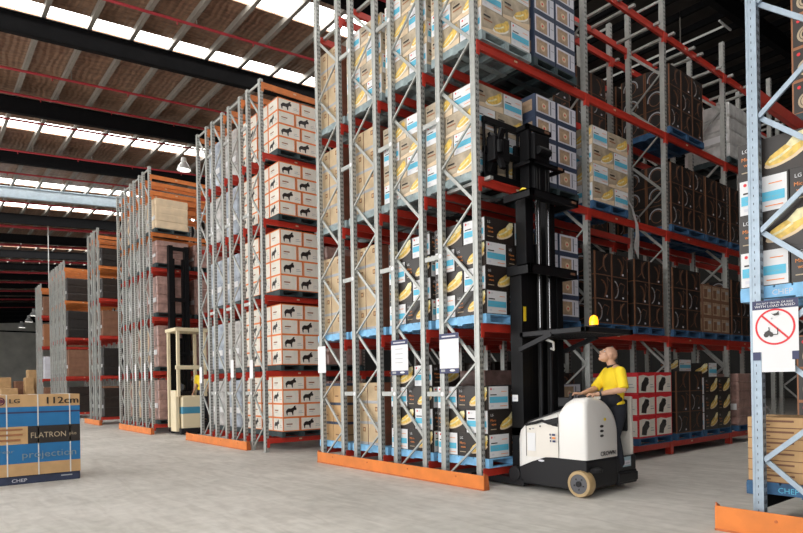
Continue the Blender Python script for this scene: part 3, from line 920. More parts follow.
# farther bays of the truck aisle rack
def bikes(rk, lv, x, place, layers, nx=3, L=0.46, dark='pal_navy', **kw):
    x, y, z = r1(rk, lv, x, 'dark wheel-print cartons', place, dark, W=nx * L + 0.02, detail=(rk == 0))
    grid('bike', x, y, z, nx, 2, L, 0.51, layers, 0.40, place)
bikes(0, 3, 11.345, 'third bay third shelf', 3)
bikes(0, 2, 11.345, 'third bay second shelf', 3)
bikes(0, 2, 12.79, 'third bay second shelf far pallet', 3, nx=2, L=0.5)
bikes(0, 1, 11.345, 'third bay first shelf', 3, nx=2, L=0.57)
bikes(0, 1, 8.76, 'second bay first shelf', 3, nx=2, L=0.5)
bikes(0, 1, 9.98, 'second bay first shelf far pallet', 3, nx=2, L=0.5)
bikes(0, 0, 11.42, 'third bay floor level', 3, nx=2, L=0.54)
bikes(0, 1, 13.95, 'fourth bay first shelf', 3, nx=2, L=0.5)
bikes(0, 2, 13.95, 'fourth bay second shelf', 3, nx=2, L=0.5)
for lv in (1, 2, 3):
    bikes(1, lv, 8.76, 'second rack second bay %s' % P1[lv], 3, nx=2, L=0.5, dark='pal_dark')
    bikes(1, lv, 9.98, 'second rack second bay %s far pallet' % P1[lv], 3, nx=2, L=0.5, dark='pal_dark')
    bikes(1, lv, 11.36, 'second rack third bay %s' % P1[lv], 3, nx=2, L=0.5, dark='pal_dark')
bikes(1, 0, 8.76, 'second rack second bay floor level', 3, nx=2, L=0.5, dark='pal_dark')
place = 'second bay second shelf'
x, y, z = r1(0, 2, 8.745, 'black and white cartons', place, 'pal_navy', detail=True)
pinwheel('cornp', x, y, z, 0.62, 0.46, 4, 0.31, place, flip=0)
place = 'second bay floor level'
x, y, z = r1(0, 0, 10.02, 'red-edged cookware cartons', place, 'pal_navy', W=1.23, detail=True)
w = KIND['red'][2]
for i in range(3):
    for a in range(2):
        for b in range(2):
            if a and b:
                continue
            flip = (a + i) % 2
            put_carton('red', 0.60, 0.51, 0.393, x + 0.31 + 0.61 * a, y + 0.255 + 0.515 * b, z + i * 0.395, 0 if not flip else PI,
                       '%s, %s layer, %s' % (w, layer_word(i, 3), 'near corner' if not a and not b else ('aisle face away from the truck' if a else 'end face behind the operator')))
place = 'third bay floor level far pallet'
x, y, z = r1(0, 0, 12.60, 'brown and black cartons', place, 'pal_navy', W=1.24, detail=True)
grid('corn', x, y, z, 2, 2, 0.60, 0.51, 3, 0.36, place)
put_carton('corn', 0.52, 0.40, 0.30, x + 0.42, y + 0.28, z + 3 * 0.36 + 0.001, PI / 2, 'black and white carton lying loose on top of the brown stack, third bay')
bz = level_z(R1L, 0) + 0.13 + 3 * 0.40
put_carton('corn', 0.40, 0.52, 0.24, 12.0, R1Y[0] + 0.2, bz, PI / 2, 'single white-ended carton lying on top of the dark wheel-print cartons at floor level')
place = 'third bay first shelf far pallet'
x, y, z = r1(0, 1, 12.56, 'brown panelled cartons', place, 'pal_navy', W=1.275, detail=True)
grid('brown', x + 0.02, y, z, 3, 2, 0.415, 0.5, 3, 0.33, place)
x, y, z = r1(0, 0, 14.2, 'pale wrapped goods', 'fourth bay floor level', 'pal_navy')
wrapped(x, y, z, 1.0, 1.0, 1.15, 'wrapp', 'pinkish wrapped goods at floor level beyond the brown and black cartons', 6)
x, y, z = r1(0, 3, 13.95, 'pale wrapped goods', 'fourth bay third shelf', 'pal_dark')
wrapped(x, y, z, 1.0, 1.0, 1.2, 'wrap', 'grey wrapped goods on the third shelf of the fourth bay', 4)
for rk in (2, 3):  # dark loads added to block the bright view through the racks
    for lv in range(4):
        place = '%s of the %s second bay' % (P1[lv], RN[rk])
        x, y, z = r1(rk, lv, 8.76, 'dark wrapped goods', place, 'pal_dark')
        wrapped(x, y, z, 1.03, 1.0, 1.45, 'brownblk', 'dark wrapped goods, %s' % place)
# torn strip of stretch film hanging from the second shelf
tf = MB()
pts = [(9.74, 5.688, 4.62), (9.92, 5.688, 4.45), (10.06, 5.688, 4.20), (10.08, 5.69, 4.0), (10.04, 5.692, 3.78), (10.10, 5.692, 3.6)]
wd = [0.03, 0.035, 0.05, 0.07, 0.09, 0.02]
for i in range(len(pts) - 1):
    (x0, y0, z0), (x1, y1, z1) = pts[i], pts[i + 1]
    tf.mesh([(x0 - wd[i], y0, z0), (x0 + wd[i], y0 + 0.008, z0 + 0.01), (x1 + wd[i + 1], y1 + 0.008, z1), (x1 - wd[i + 1], y1, z1)], [(0, 1, 2, 3)], 'wrap')
    tf.mesh([(x0 - wd[i], y0 + 0.004, z0), (x0 + wd[i], y0 + 0.012, z0 + 0.01), (x1 + wd[i + 1], y1 + 0.012, z1), (x1 - wd[i + 1], y1 + 0.004, z1)], [(3, 2, 1, 0)], 'wrap')
tag(tf.build('film_strip'), 'torn pale strip of stretch film dangling over the red beam', 'film')

# sign boards on the end of the central row
def board(X, y, z, w, h, label, head=True, lines=False, group=None):
    o = thing('rack_sign', label, 'sign', (X, y, z), group=group)
    MB().box(0, 0.006, -w / 2, w / 2, -h / 2, h / 2, 'white').build('panel', o)
    if head:
        b = MB(); b.box(-0.004, 0, -w / 2, w / 2, h / 2 - 0.13 * h, h / 2 + 0.01, 'navy')
        F = Face(b, (-0.004, w / 2, h / 2 - 0.13 * h), (0, -1, 0), (0, 0, 1), w, 0.14 * h)
        F.rect(0.14, 0.36, 0.86, 0.62, 'lav')
        b.build('header', o)
        b = MB(); b.box(-0.004, 0, -w / 2, w / 2, -h / 2 - 0.01, -h / 2 + 0.11 * h, 'navy')
        F = Face(b, (-0.004, w / 2, -h / 2), (0, -1, 0), (0, 0, 1), w, 0.11 * h)
        F.ell(0.68, 0.5, 0.14 * w, 0.03 * h, 'white'); F.rect(0.08, 0.2, 0.30, 0.8, 'greyP')
        b.build('footer', o)
    if lines:
        b = MB(); F = Face(b, (0, w / 2, -h / 2), (0, -1, 0), (0, 0, 1), w, h)
        for q in (0.74, 0.60, 0.46, 0.34):
            F.rect(0.26, q, 0.70, q + 0.014, 'greyP')
        b.build('faint_lines', o)
    return o
board(6.0515, 9.84, 1.92, 0.27, 0.50, 'plain white notice on the leftmost post of the central row', head=False, lines=False)
board(6.0515, 7.50, 1.86, 0.42, 0.54, 'white notice with navy header and faint lines on the central row', lines=True)
board(6.0515, 6.36, 1.87, 0.40, 0.56, 'blank white board with navy header nearest the reach truck')

# the row behind the central one, with the ram-print cartons
R2Y = [12.09, 13.12, 14.14, 15.15]
R2L = [0.24, 1.71, 3.36, 5.02, 6.45, 7.98]
R2C = ['red', 'red', 'red', 'red', 'red', 'orange_beam']
R2N = ['galvanised rack of white ram-print cartons facing the aisle behind the central row', 'second galvanised rack of ram-print cartons behind the aisle one',
       'third galvanised rack with bluish wrapped goods behind the ram-print cartons', 'fourth galvanised rack with bluish wrapped goods at that row\'s left']
for i, y in enumerate(R2Y):
    rack(R2N[i], 6.0, 2.6, (3, 2, 1, 1)[i], y, y + 0.63, R2L, 8.1, R2C, group=RACKS, zoff=(0.0, 0.5), spacer_to=(R2Y[i + 1] - y - 0.75) if i < 3 else None, slots=1)
guard('orange kerb guard along the foot of the ram-print carton row', 5.86, 12.72, 16.55)
P2 = ['floor level', 'first shelf', 'second shelf', 'third shelf', 'top shelf']
for rk in range(4):
    for lv in range(5):
        y = R2Y[rk] - 0.15; z = level_z(R2L, lv)
        place = '%s of ram-print %s rack' % (P2[lv], ['aisle', 'second', 'third', 'fourth'][rk])
        pallet(6.31, y, z, 1.04, 0.96, 'pal_dark', 'dark pallet under %s, %s' % ('ram-print cartons' if rk < 2 else 'wrapped goods', place), group='pallets in the ram-print row')
        h = (0.305, 0.335, 0.335, 0.29, 0.285)[lv]
        if rk < 2:
            w = KIND['ram'][2]
            for i in range(4):
                for b in range(2):
                    yy = y + 0.005 + 0.24 + 0.477 * b
                    order = ((0.57, 0.0, 'ram'), (0.43, 0.575, 'side')) if i % 2 == 1 else ((0.43, 0.0, 'side'), (0.57, 0.435, 'ram'))
                    for q, (Lw, off, kd) in enumerate(order):
                        if (b and q) or (rk == 1 and q):
                            continue
                        me = carton('ram' + kd, Lw - 0.005, 0.472, h, 'offw', art_ram if kd == 'ram' else art_ram_side, art_ram if (kd == 'side' and i % 2 == 0) else art_ram_side)
                        o = inst('animal_print_carton', me, None, (6.33 + off + Lw / 2, yy, z + 0.13 + i * h), 0)
                        tag(o, '%s, %s layer %s, %s' % (w, layer_word(i, 4), ('near corner', 'outer end')[b] if not q else 'inner side', place), 'carton', 'white ram-print cartons in the rack')
        else:
            wrapped(6.30, y + 0.05, z + 0.13, 1.0, 0.86, 1.16, 'wrapb' if (rk + lv) % 3 else 'wrap', 'bluish wrapped goods, %s' % place)
    if rk == 0:
        for lv in range(4):
            y = R2Y[0] - 0.15; z = level_z(R2L, lv)
            place = '%s beside the ram-print cartons' % P2[lv]
            pallet(7.50, y, z, 1.04, 0.96, 'pal_dark', 'dark pallet under pinkish goods, %s' % place, group='pallets in the ram-print row')
            wrapped(7.52, y + 0.03, z + 0.13, 1.0, 0.9, 1.1, 'wrapp', 'pinkish wrapped goods, %s' % place)
for yy, zz, lab in ((15.72, 1.75, 'small white tag on the leftmost post of the ram-print row'), (13.72, 1.86, 'small white tag low on the middle posts of the ram-print row'), (12.68, 1.82, 'small white tag beside the ram-print cartons')):
    board(5.9515, yy, zz, 0.17, 0.42, lab, head=False)

# third row, with orange beams above
R3Y = [19.61, 20.63, 21.66, 22.69]
R3L = [0.24, 1.90, 3.60, 5.15, 6.25, 7.55, 8.05]
R3C = ['red', 'red', 'red', 'red', 'orange_beam', 'orange_beam', 'orange_beam']
for i, y in enumerate(R3Y):
    rack(['galvanised rack with orange top beams beside the cream truck', 'second rack from the cream truck in the orange-beamed row', 'third rack from the cream truck in the orange-beamed row', 'leftmost rack in the orange-beamed row beside the cream truck'][i],
         5.9, 2.6, (3, 1, 1, 1)[i], y, y + 0.63, R3L, 8.35, R3C, group=RACKS, zoff=(0.0, 0.5))
    for lv in range(5):
        z = level_z(R3L, lv)
        H = (1.25, 1.3, 1.15, 0.72, 0.95)[lv]
        k = ('wrapp', 'wrapp', 'wrapp', 'wrapp', 'kraft_lt')[lv] if i == 0 else ('wrap', 'wrapp', 'kraft_lt', 'wrapp', 'wrap')[(lv + i) % 5]
        pl = '%s, %s rack of orange-beamed row' % (P2[lv], ['aisle', 'second', 'third', 'fourth'][i])
        pallet(6.0, y - 0.15, z, 1.1, 0.94, 'pal_dark', 'dark pallet, %s' % pl, group='pallets in the orange-beamed row')
        wrapped(6.02, y - 0.12, z + 0.13, 1.05, 0.88, H, k, 'wrapped goods, %s' % pl)
        if i == 0 and lv < 4:
            pallet(7.2, y - 0.15, z, 1.1, 0.94, 'pal_dark', 'dark pallet farther along, %s' % pl, group='pallets in the orange-beamed row')
            wrapped(7.22, y - 0.12, z + 0.13, 1.05, 0.88, H, k, 'wrapped goods farther along, %s' % pl)
guard('orange kerb guard along the foot of the orange-beamed row', 5.74, 19.25, 22.9)
for yy in (19.6, 20.26, 21.3, 22.3, 23.3):
    board(5.8515, yy, 1.95, 0.14, 0.55, 'narrow white tag on a post of the orange-beamed row', head=False, group='narrow white tags on the orange-beamed row')

# rows farther off
def far_row(ys, X, L, top, cols, names, gl, gy, goods, nb=1):
    for i, y in enumerate(ys):
        rack(names[i], X, 2.6, nb, y, y + 0.63, L, top, cols, group=RACKS, braces=True, zoff=(0.0, 0.55), dzn=1.2, slots=0)
        for lv in range(len(L) - 1):
            z = level_z(L, lv)
            H = min(1.3, L[lv + 1] - L[lv] - 0.5)
            wrapped(X + 0.08, y - 0.12, z, 1.1, 0.88, H, goods[(lv + i) % len(goods)], 'goods %s level, %s' % (ORD[lv], gl[i]), 3)
            if i == 0:
                wrapped(X + 1.34, y - 0.12, z, 1.1, 0.88, H, goods[(lv + 1) % len(goods)], 'goods %s level farther along, %s' % (ORD[lv], gl[i]), 3)
    guard(gy[0], X - 0.16, gy[1], gy[2])
far_row([26.35, 27.37], 5.9, [0.24, 1.9, 3.5, 5.0, 6.3, 7.5], 7.85, ['red', 'red', 'red', 'red', 'orange_beam', 'orange_beam'],
        ['distant grey rack just beyond the orange-beamed row', 'outer distant grey rack just beyond the orange-beamed row'],
        ['rack just beyond orange-beamed row', 'outer rack just beyond orange-beamed row'],
        ('distant orange kerb guard beyond the orange-beamed row', 25.75, 28.3), ['brownblk', 'bikeblk', 'kraft_dk'])
far_row([33.2, 34.25, 35.3, 36.4], 5.9, [0.24, 2.0, 3.9, 5.7, 7.3], 7.7, ['red', 'red', 'red', 'orange_beam', 'orange_beam'],
        ['far rack with orange top beam over dark goods', 'second of the far racks beside the orange top beam', 'third of the far racks beside the orange top beam', 'fourth of the far racks beside the orange top beam'],
        ['far rack with orange top beam', 'second far rack', 'third far rack', 'fourth far rack'],
        ('farthest but one orange kerb guard at the far racks', 32.9, 37.4), ['brownblk', 'kraft_dk', 'bikeblk'])
far_row([40.6, 41.7], 6.0, [0.24, 2.0, 3.9, 5.7, 7.3], 7.6, ['red', 'red', 'red', 'red', 'orange_beam'],
        ['farthest rack, nearest the concrete wall', 'outer farthest rack, nearest the concrete wall'],
        ['farthest rack', 'outer farthest rack'], ('orange kerb guard at the farthest rack', 40.3, 42.6), ['kraft_dk', 'lav', 'rust'])
# carton stacks by the back wall
n = 0
for (x, y, W, D, H, k, lab) in ((4.3, 44, 0.9, 0.9, 1.55, 'kraft', 'low brown goods stack by the back wall, behind the large television carton'),
                                (5.2, 45.5, 1.0, 1.0, 2.0, 'kraft_dk', 'dark brown goods stack by the back wall'),
                                (5.6, 44.2, 0.5, 0.9, 2.2, 'kraft', 'narrow brown goods stack by the back wall'),
                                (6.05, 46.5, 0.8, 1.0, 2.75, 'kraft', 'tallest brown goods stack by the back wall beside the farthest rack'),
                                (3.2, 46, 0.9, 1.0, 2.1, 'kraft_tan', 'pale brown goods stack by the back wall'),
                                (4.2, 46.2, 0.9, 0.8, 2.25, 'kraft', 'orange-brown goods stack by the back wall')):
    wrapped(x, y, 0.001, W, D, H, k, lab, 4)

# ------------------------------------------------------------------ the near rack at the right
R0L = [0.27, 2.11, 4.12, 6.05, 8.0]
rk0 = rack('near bluish galvanised pallet rack carrying the no-riding sign', 6.15, 2.6, 3, 1.585, 2.295, R0L, 8.78, ['rafter', 'red', 'red', 'red', 'red'], steel='galv_blue', slots=2, group=RACKS,
           zoff=(0.60, 1.13), dzn=1.06)
guard('near orange kerb guard with a raised end, below the no-riding sign', 5.98, -1.6, 2.62, h=0.235)
def r0(lv, x, what, k, W=1.06, D=1.04, y=1.43, place='', brand=False):
    z = level_z(R0L, lv)
    pallet(x, y, z, W, D, k, '%s pallet under %s in the near rack, %s' % ({'pal_blue': 'blue', 'pal_lblue': 'light blue', 'pal_dark': 'dark', 'pal_navy': 'navy'}[k], what, place), True, brand, 'pallets in the near rack')
    return x + 0.01, y + 0.01, z + 0.13
x, y, z = r0(0, 6.27, 'flat brown cartons', 'pal_navy', y=1.425, place='floor level', brand=True)
grid('flat', x, y, z, 2, 2, 0.52, 0.51, 6, 0.102, 'near rack floor level')
x, y, z = r0(1, 6.22, 'black and white cartons', 'pal_lblue', place='first shelf', brand=True)
pinwheel('corn', x, y, z, 0.60, 0.44, 4, 0.345, 'near rack first shelf', flip=1)
for lv, kind, lay, hh in ((0, 'ring', 4, 0.36), (1, 'ring', 4, 0.36), (2, 'ring', 4, 0.36), (3, 'ring', 4, 0.36)):
    x, y, z = r0(lv, 7.55, KIND[kind][2] + 's', 'pal_dark', place='second pallet %s' % P1[lv])
    grid(kind, x, y, z, 2, 2, 0.51, 0.50, lay, hh, 'near rack second pallet %s' % P1[lv], hide_back=False)
for lv in (0, 1, 2):
    x, y, z = r0(lv, 8.8, 'wrapped goods', 'pal_dark', place='third pallet %s' % P1[lv])
    wrapped(x, y, z, 1.03, 1.02, 1.3, 'wrapp', 'wrapped goods in the near rack, third pallet %s' % P1[lv])
# the prohibition sign
ps = thing('prohibition_sign', 'white sign with a red crossed circle on the near rack post', 'sign', (6.102, 2.13, 1.88))
w, h = 0.375, 0.50
b = MB().box(0, 0.006, -w / 2, w / 2, -0.20, 0.27, 'white'); b.build('panel', ps)
b = MB().box(-0.003, 0, -w / 2, w / 2, 0.19, 0.272, 'navy')
F = Face(b, (-0.003, w / 2, 0.19), (0, -1, 0), (0, 0, 1), w, 0.08)
F.text('DO NOT TRAVEL OR RIDE', 0.10, 0.58, 0.016, 'white', wide=0.8 * w); F.text('WITH LOAD RAISED', 0.06, 0.20, 0.022, 'white', wide=0.88 * w)
b.build('header', ps)
b = MB(); F = Face(b, (0, w / 2, -0.20), (0, -1, 0), (0, 0, 1), w, 0.47)
F.ring(0.5, 0.48, 0.165, 0.017, 'redP', n=40)
c = math.cos(PI / 4) * 0.155
F.stroke([(0.5 - c / w, 0.48 + c / 0.47), (0.5 + c / w, 0.48 - c / 0.47)], 0.017, 'redP')
b.build('crossed_circle', ps)
b = MB(); F = Face(b, (-0.001, w / 2, -0.20), (0, -1, 0), (0, 0, 1), w, 0.47)
q = lambda pts: F.poly([(x * w, y * 0.47) for x, y in pts], 'black')
q([(0.27, 0.33), (0.44, 0.31), (0.46, 0.36), (0.36, 0.42), (0.27, 0.38)]); F.ell(0.31, 0.33, 0.022, 0.022, 'black'); F.ell(0.42, 0.325, 0.018, 0.018, 'black')
F.stroke([(0.46, 0.33), (0.56, 0.33), (0.56, 0.46)], 0.008, 'black'); F.stroke([(0.38, 0.40), (0.37, 0.48)], 0.008, 'black')
q([(0.42, 0.74), (0.50, 0.69), (0.60, 0.70), (0.59, 0.78), (0.54, 0.74), (0.47, 0.73)]); F.ell(0.44, 0.64, 0.008, 0.008, 'greyP')
b.build('pictogram', ps)
MB().box(0.001, 0.006, -0.155, 0.115, -0.385, -0.20, 'white').build('lower_panel', ps)
b = MB().box(-0.002, 0.006, 0.125, w / 2, -0.275, -0.20, 'navy'); b.build('corner_tab', ps)
b = MB().box(-0.002, 0.006, -w / 2, -0.135, -0.275, -0.20, 'navy'); b.build('corner_tab', ps)

# ------------------------------------------------------------------ large television carton, front left
tvp = pallet(0.50, 10.90, 0.0, 1.62, 0.90, mat('navy_pallet', (0.025, 0.035, 0.075), 0.6, var=0.2), 'dark navy pallet under the large blue and brown television carton', True)
tv = thing('television_carton', 'large blue and brown carton marked 112cm standing on the floor', 'carton', (0.50, 10.88, 0.13))
Wt, Ht, Dt = 1.624, 1.24, 0.92
b = MB().box(0, Wt, 0, Dt, 0, Ht, 'kraft')
F = Face(b, (0, 0, 0), (1, 0, 0), (0, 0, 1), Wt, Ht, off=0.003)
Z = lambda z: (z - 0.13) / Ht
xw = lambda X: (X - 0.50) / Wt
F.rect(0, Z(0.32), 1, Z(1.185), 'blue')
F.rect(0, Z(1.085), 1, Z(1.11), 'navy')
F.rect(0, Z(0.615), xw(1.40), Z(0.885), 'kraft')
F.rect(xw(1.40), Z(0.615), 1, Z(0.885), 'black')
F.text('FLATRON', xw(1.44), Z(0.70), 0.085, 'goldtx', wide=0.48)
F.text('plus', xw(1.97), Z(0.72), 0.05, 'goldtx', wide=0.10)
F.text('112cm', xw(1.66), Z(1.225), 0.105, 'black', wide=0.44, bold=0.008)
F.ell(xw(1.05), Z(1.275), 0.062, 0.062, mat('maroon_print', (0.10, 0.02, 0.04), 0.5))
F.ring(xw(1.05), Z(1.275), 0.042, 0.008, 'kraft', 0.6, 5.6)
F.text('LG', xw(1.165), Z(1.245), 0.065, 'black', wide=0.13, bold=0.006)
for zz, x1 in ((0.83, 1.33), (0.75, 1.33), (0.67, 1.30)):
    F.rect(xw(0.9), Z(zz), xw(x1), Z(zz + 0.025), 'rust')
F.text('projection', xw(1.32), Z(0.40), 0.105, 'dulltx', wide=0.74)
F.text('rear', xw(1.02), Z(0.49), 0.05, 'dulltx', wide=0.2)
b.build('box', tv, bevel=0.004)
for sx in (1.13, 1.54, 1.98):
    MB().box(sx - 0.5 - 0.008, sx - 0.5 + 0.008, -0.0075, 0.0, 0, Ht, 'strap').box(sx - 0.508, sx - 0.492, 0, Dt, Ht, Ht + 0.003, 'strap').build('strap', tv)
b = MB(); F = Face(b, (0.02, -0.002, 0.005), (1, 0, 0), (0, 0, 1), 1.58, 0.12)
F.rect(0, 0, 1, 0.95, mat('navy_skirt', (0.025, 0.035, 0.075), 0.6, var=0.2))
F.text('CHEP', 0.42, 0.25, 0.05, 'lav', wide=0.20)
F.rect(0.84, 0.55, 0.94, 0.7, 'greyP')
b.build('skirt_board', tvp)

# ------------------------------------------------------------------ the white reach truck
T = thing('reach_truck', 'white stand-up reach truck with raised black mast at the rack', 'reach truck', (6.95, 4.9, 0))
def tp(mb, name, smooth=False, bevel=0.0, parent=None):
    o = mb.build(name, parent or T, smooth=smooth, bevel=bevel)
    if parent is None:
        o.location = (-6.95, -4.9, 0)
    return o
XL, XR, YR, YF = 6.42, 7.60, 4.36, 5.42
# black lower body
b = MB()
b.prism([(YR + 0.05, 0.07), (YF - 0.05, 0.07), (YF, 0.12), (YF, 0.30), (5.28, 0.36), (5.05, 0.44), (4.75, 0.465), (YR + 0.02, 0.465), (YR, 0.42), (YR, 0.12)], 'x', XL + 0.02, 7.14, 'truckB')
tp(b, 'chassis', bevel=0.02)
b = MB().box(7.14, XR, YR, 5.05, 0.07, 0.25, 'truckB').box(7.14, XR - 0.02, YR, YR + 0.06, 0.25, 0.44, 'truckB').box(7.14, XR, YR - 0.02, YR + 0.02, 0.10, 0.22, 'truckB')
tp(b, 'operator_step', bevel=0.015)
b = MB().box(7.20, XR - 0.01, 4.44, 5.0, 0.25, 0.258, 'rubber')
tp(b, 'floor_mat')
b = MB(); F = Face(b, (7.25, YR - 0.001, 0.30), (1, 0, 0), (0, 0, 1), 0.20, 0.13)
F.rect(0, 0, 1, 1, mat('plate_blue', (0.30, 0.45, 0.52), 0.4)); F.rect(0.08, 0.15, 0.92, 0.62, 'lav'); F.rect(0.3, 0.3, 0.8, 0.4, 'greyP')
tp(b, 'data_plate')
# white power unit with an arched top
def arch(y, inset, ztop):
    x0, x1 = XL + inset, 7.14 - inset
    pts = [(x0, y, 0.46), (x1, y, 0.46)]
    n = 14
    # right side falls in a wide curve, left top edge in a tighter one
    for i in range(n + 1):
        t = i / n * PI / 2
        pts.append((x1 - 0.55 * (1 - math.cos(t)), y, ztop - 0.47 + 0.47 * math.sin(t)))
    for i in range(1, 7):
        t = i / 6 * PI / 2
        pts.append((x0 + 0.09 * (1 - math.sin(t)), y, ztop - 0.09 + 0.09 * math.cos(t)))
    return pts
secs = [arch(4.345, 0.045, 1.185), arch(4.355, 0.02, 1.215), arch(4.38, 0.004, 1.23), arch(4.46, 0.0, 1.235), arch(4.56, 0.0, 1.225), arch(4.66, 0.0, 1.17), arch(4.73, 0.0, 1.09)]
b = MB().loft(secs, 'truckW')
cover = tp(b, 'power_unit_cover', smooth=True)
def plate(name, fn):
    b = MB(); F = Face(b, (6.50, 4.343, 0.47), (1, 0, 0), (0, 0, 1), 0.60, 0.6, off=0.004)
    fn(F)
    tp(b, name)
plate('lettering', lambda F: F.text('CROWN', 0.36, 0.035, 0.055, 'black', wide=0.33, bold=0.006))
plate('lower_trim', lambda F: F.rect(0.36, 0.0, 0.92, 0.022, 'truckG'))
for zz in (0.46, 0.56, 0.66):
    plate('vent_slot', lambda F: F.ell(0.42, zz, 0.042, 0.017, 'black'))
plate('sticker', lambda F: F.ell(0.54, 0.80, 0.03, 0.02, 'yel'))
# battery hood, sloping towards the mast
secs = []
for y, z, ins in ((4.73, 1.075, 0.0), (4.95, 1.0, 0.0), (5.2, 0.925, 0.0), (5.33, 0.88, 0.0), (5.39, 0.84, 0.01), (5.42, 0.76, 0.03)):
    zb = 0.46 if y < 5.0 else 0.46 - (y - 5.0) * 0.42
    secs.append([(XL + 0.004 + ins, y, zb), (7.5 - ins, y, zb), (7.5 - ins, y, z - 0.03), (7.46 - ins, y, z), (XL + 0.10 + ins, y, z), (XL + 0.025 + ins, y, z - 0.05), (XL + 0.004 + ins, y, z - 0.10)])
tp(MB().loft(secs, 'truckW'), 'battery_hood', smooth=True)
b = MB()
b.loft([[(XL + 0.11, y, z + 0.001), (7.45, y, z + 0.001), (7.45, y, z + 0.022), (XL + 0.11, y, z + 0.022)] for y, z in ((4.74, 1.074), (4.95, 1.0), (5.2, 0.925), (5.33, 0.882))], 'truckB')
tp(b, 'hood_top_pad')
b = MB(); F = Face(b, (XL + 0.002, 5.27, 0.44), (0, -1, 0), (0, 0, 1), 0.52, 0.52, off=0.004)
F.poly([(0.0, 0.0), (0.52, 0.025), (0.52, 0.46), (0.0, 0.42)], 'truckG')
F.stroke([(0.0, 0.02), (0.0, 0.84)], 0.01, 'slot'); F.stroke([(1.0, 0.03), (1.0, 1.12)], 0.006, 'slot')
F.rect(0.04, 0.16, 0.30, 0.62, 'white'); F.rect(0.10, 0.70, 0.16, 0.73, 'slot')
F.ell(0.46, 0.80, 0.012, 0.012, 'slot'); F.rect(0.20, 0.72, 0.27, 0.75, 'greyP')
for i, q in enumerate((0.42, 0.50, 0.58)):
    F.rect(0.76, q, 0.80, q + 0.05, 'navy'); F.rect(0.84, q, 0.93, q + 0.05, 'navy' if i != 1 else 'orP')
tp(b, 'battery_panel')
b = MB()
pts = [(XL - 0.008, 5.27, 0.865), (XL - 0.012, 5.10, 0.90), (XL - 0.012, 5.0, 0.93), (XL - 0.010, 4.9, 0.90), (XL - 0.008, 4.78, 0.89)]
b.tube(pts, 0.018, 'truckB', 8)
b.prism([(4.98, 0.93), (4.76, 0.98), (4.76, 0.86), (4.84, 0.87)], 'x', XL - 0.012, XL + 0.004, 'truckB')
tp(b, 'battery_lead', smooth=True)
b = MB(); F = Face(b, (XL + 0.012, 5.1, 0.385), (0, -1, 0), (0, 0, 1), 0.12, 0.035); F.ell(0.5, 0.5, 0.05, 0.014, 'lav')
tp(b, 'oval_badge')
# wheels
def wheel(x, y, r, w, name='drive_wheel'):
    o = MB().lathe([(r * 0.74, -w / 2), (r * 0.96, -w / 2), (r, -w / 2 + 0.015), (r, w / 2 - 0.015), (r * 0.96, w / 2), (r * 0.74, w / 2)], (0, 0, 0), 'tread', 28).build(name, T, smooth=True)
    o.location = (x - 6.95, y - 4.9, r + 0.002); o.rotation_euler = (0, PI / 2, 0)
    hb = MB().cyl((0, 0, -w / 2 + 0.006), (0, 0, w / 2 - 0.006), r * 0.75, 'hub', n=24).cyl((0, 0, -w / 2 - 0.01), (0, 0, w / 2 + 0.01), r * 0.22, 'truckB', n=16)
    for i in range(5):
        a = 2 * PI * i / 5
        hb.cyl((r * 0.42 * math.cos(a), r * 0.42 * math.sin(a), -w / 2 - 0.004), (r * 0.42 * math.cos(a), r * 0.42 * math.sin(a), w / 2 + 0.004), r * 0.06, 'slot', n=8)
    hb.build('hub', o, smooth=True)
    return o
wheel(6.45, 4.44, 0.165, 0.13)
wheel(7.42, 4.62, 0.12, 0.09, 'caster_wheel')
tp(MB().lathe([(0.0, 0.0)] * 1 + [(0.09, 0.0), (0.10, 0.04), (0.06, 0.06), (0.0, 0.06)], (6.6, 4.35, 0.30), 'truckB', 14), 'steer_motor')
# straddle legs reaching under the rack
for x0 in (6.44, 7.42):
    b = MB().prism([(5.35, 0.03), (6.30, 0.03), (6.34, 0.06), (6.34, 0.11), (6.0, 0.13), (5.35, 0.13)], 'x', x0, x0 + 0.13, 'truckB')
    lg = tp(b, 'straddle_leg', bevel=0.008)
    if x0 < 7:
        tp(MB().cyl((x0 - 0.015, 5.50, 0.185), (x0 + 0.05, 5.50, 0.185), 0.10, 'truckB', n=20), 'leg_guard', bevel=0.01)
    b = MB().cyl((x0 + 0.03, 6.2, 0.055), (x0 + 0.10, 6.2, 0.055), 0.052, 'tread', n=16)
    tp(b, 'load_wheel', smooth=True)
# mast: three nested stages
def rail(xa, xb, ya, yb, z0, z1):
    b = MB().box(xa, xb, ya, yb, z0, z1, 'mast')
    return b
MY0, MY1 = 5.43, 5.64
for side in (0, 1):
    m = lambda x: x if side == 0 else 14.06 - x
    r = lambda a, c: (min(m(a), m(c)), max(m(a), m(c)))
    tp(rail(*r(6.56, 6.70), MY0, MY1, 0.12, 3.02), 'outer_mast_rail', bevel=0.006)
    tp(rail(*r(6.70, 6.80), MY0 + 0.02, MY1 - 0.01, 0.2, 4.02), 'middle_mast_rail', bevel=0.005)
    tp(rail(*r(6.80, 6.88), MY0 + 0.03, MY1 - 0.02, 0.3, 5.08), 'inner_mast_rail', bevel=0.005)
    tp(MB().cyl((m(6.92), MY0 - 0.03, 0.5), (m(6.92), MY0 - 0.03, 2.2), 0.028, 'truckB', n=10).cyl((m(6.92), MY0 - 0.03, 2.2), (m(6.92), MY0 - 0.03, 3.9), 0.014, 'chrome', n=10), 'lift_cylinder', smooth=True)
b = MB().cyl((7.03, 5.52, 0.3), (7.03, 5.52, 3.4), 0.05, 'mast', n=14).cyl((7.03, 5.52, 3.4), (7.03, 5.52, 4.6), 0.022, 'chrome', n=10)
tp(b, 'main_cylinder', smooth=True)
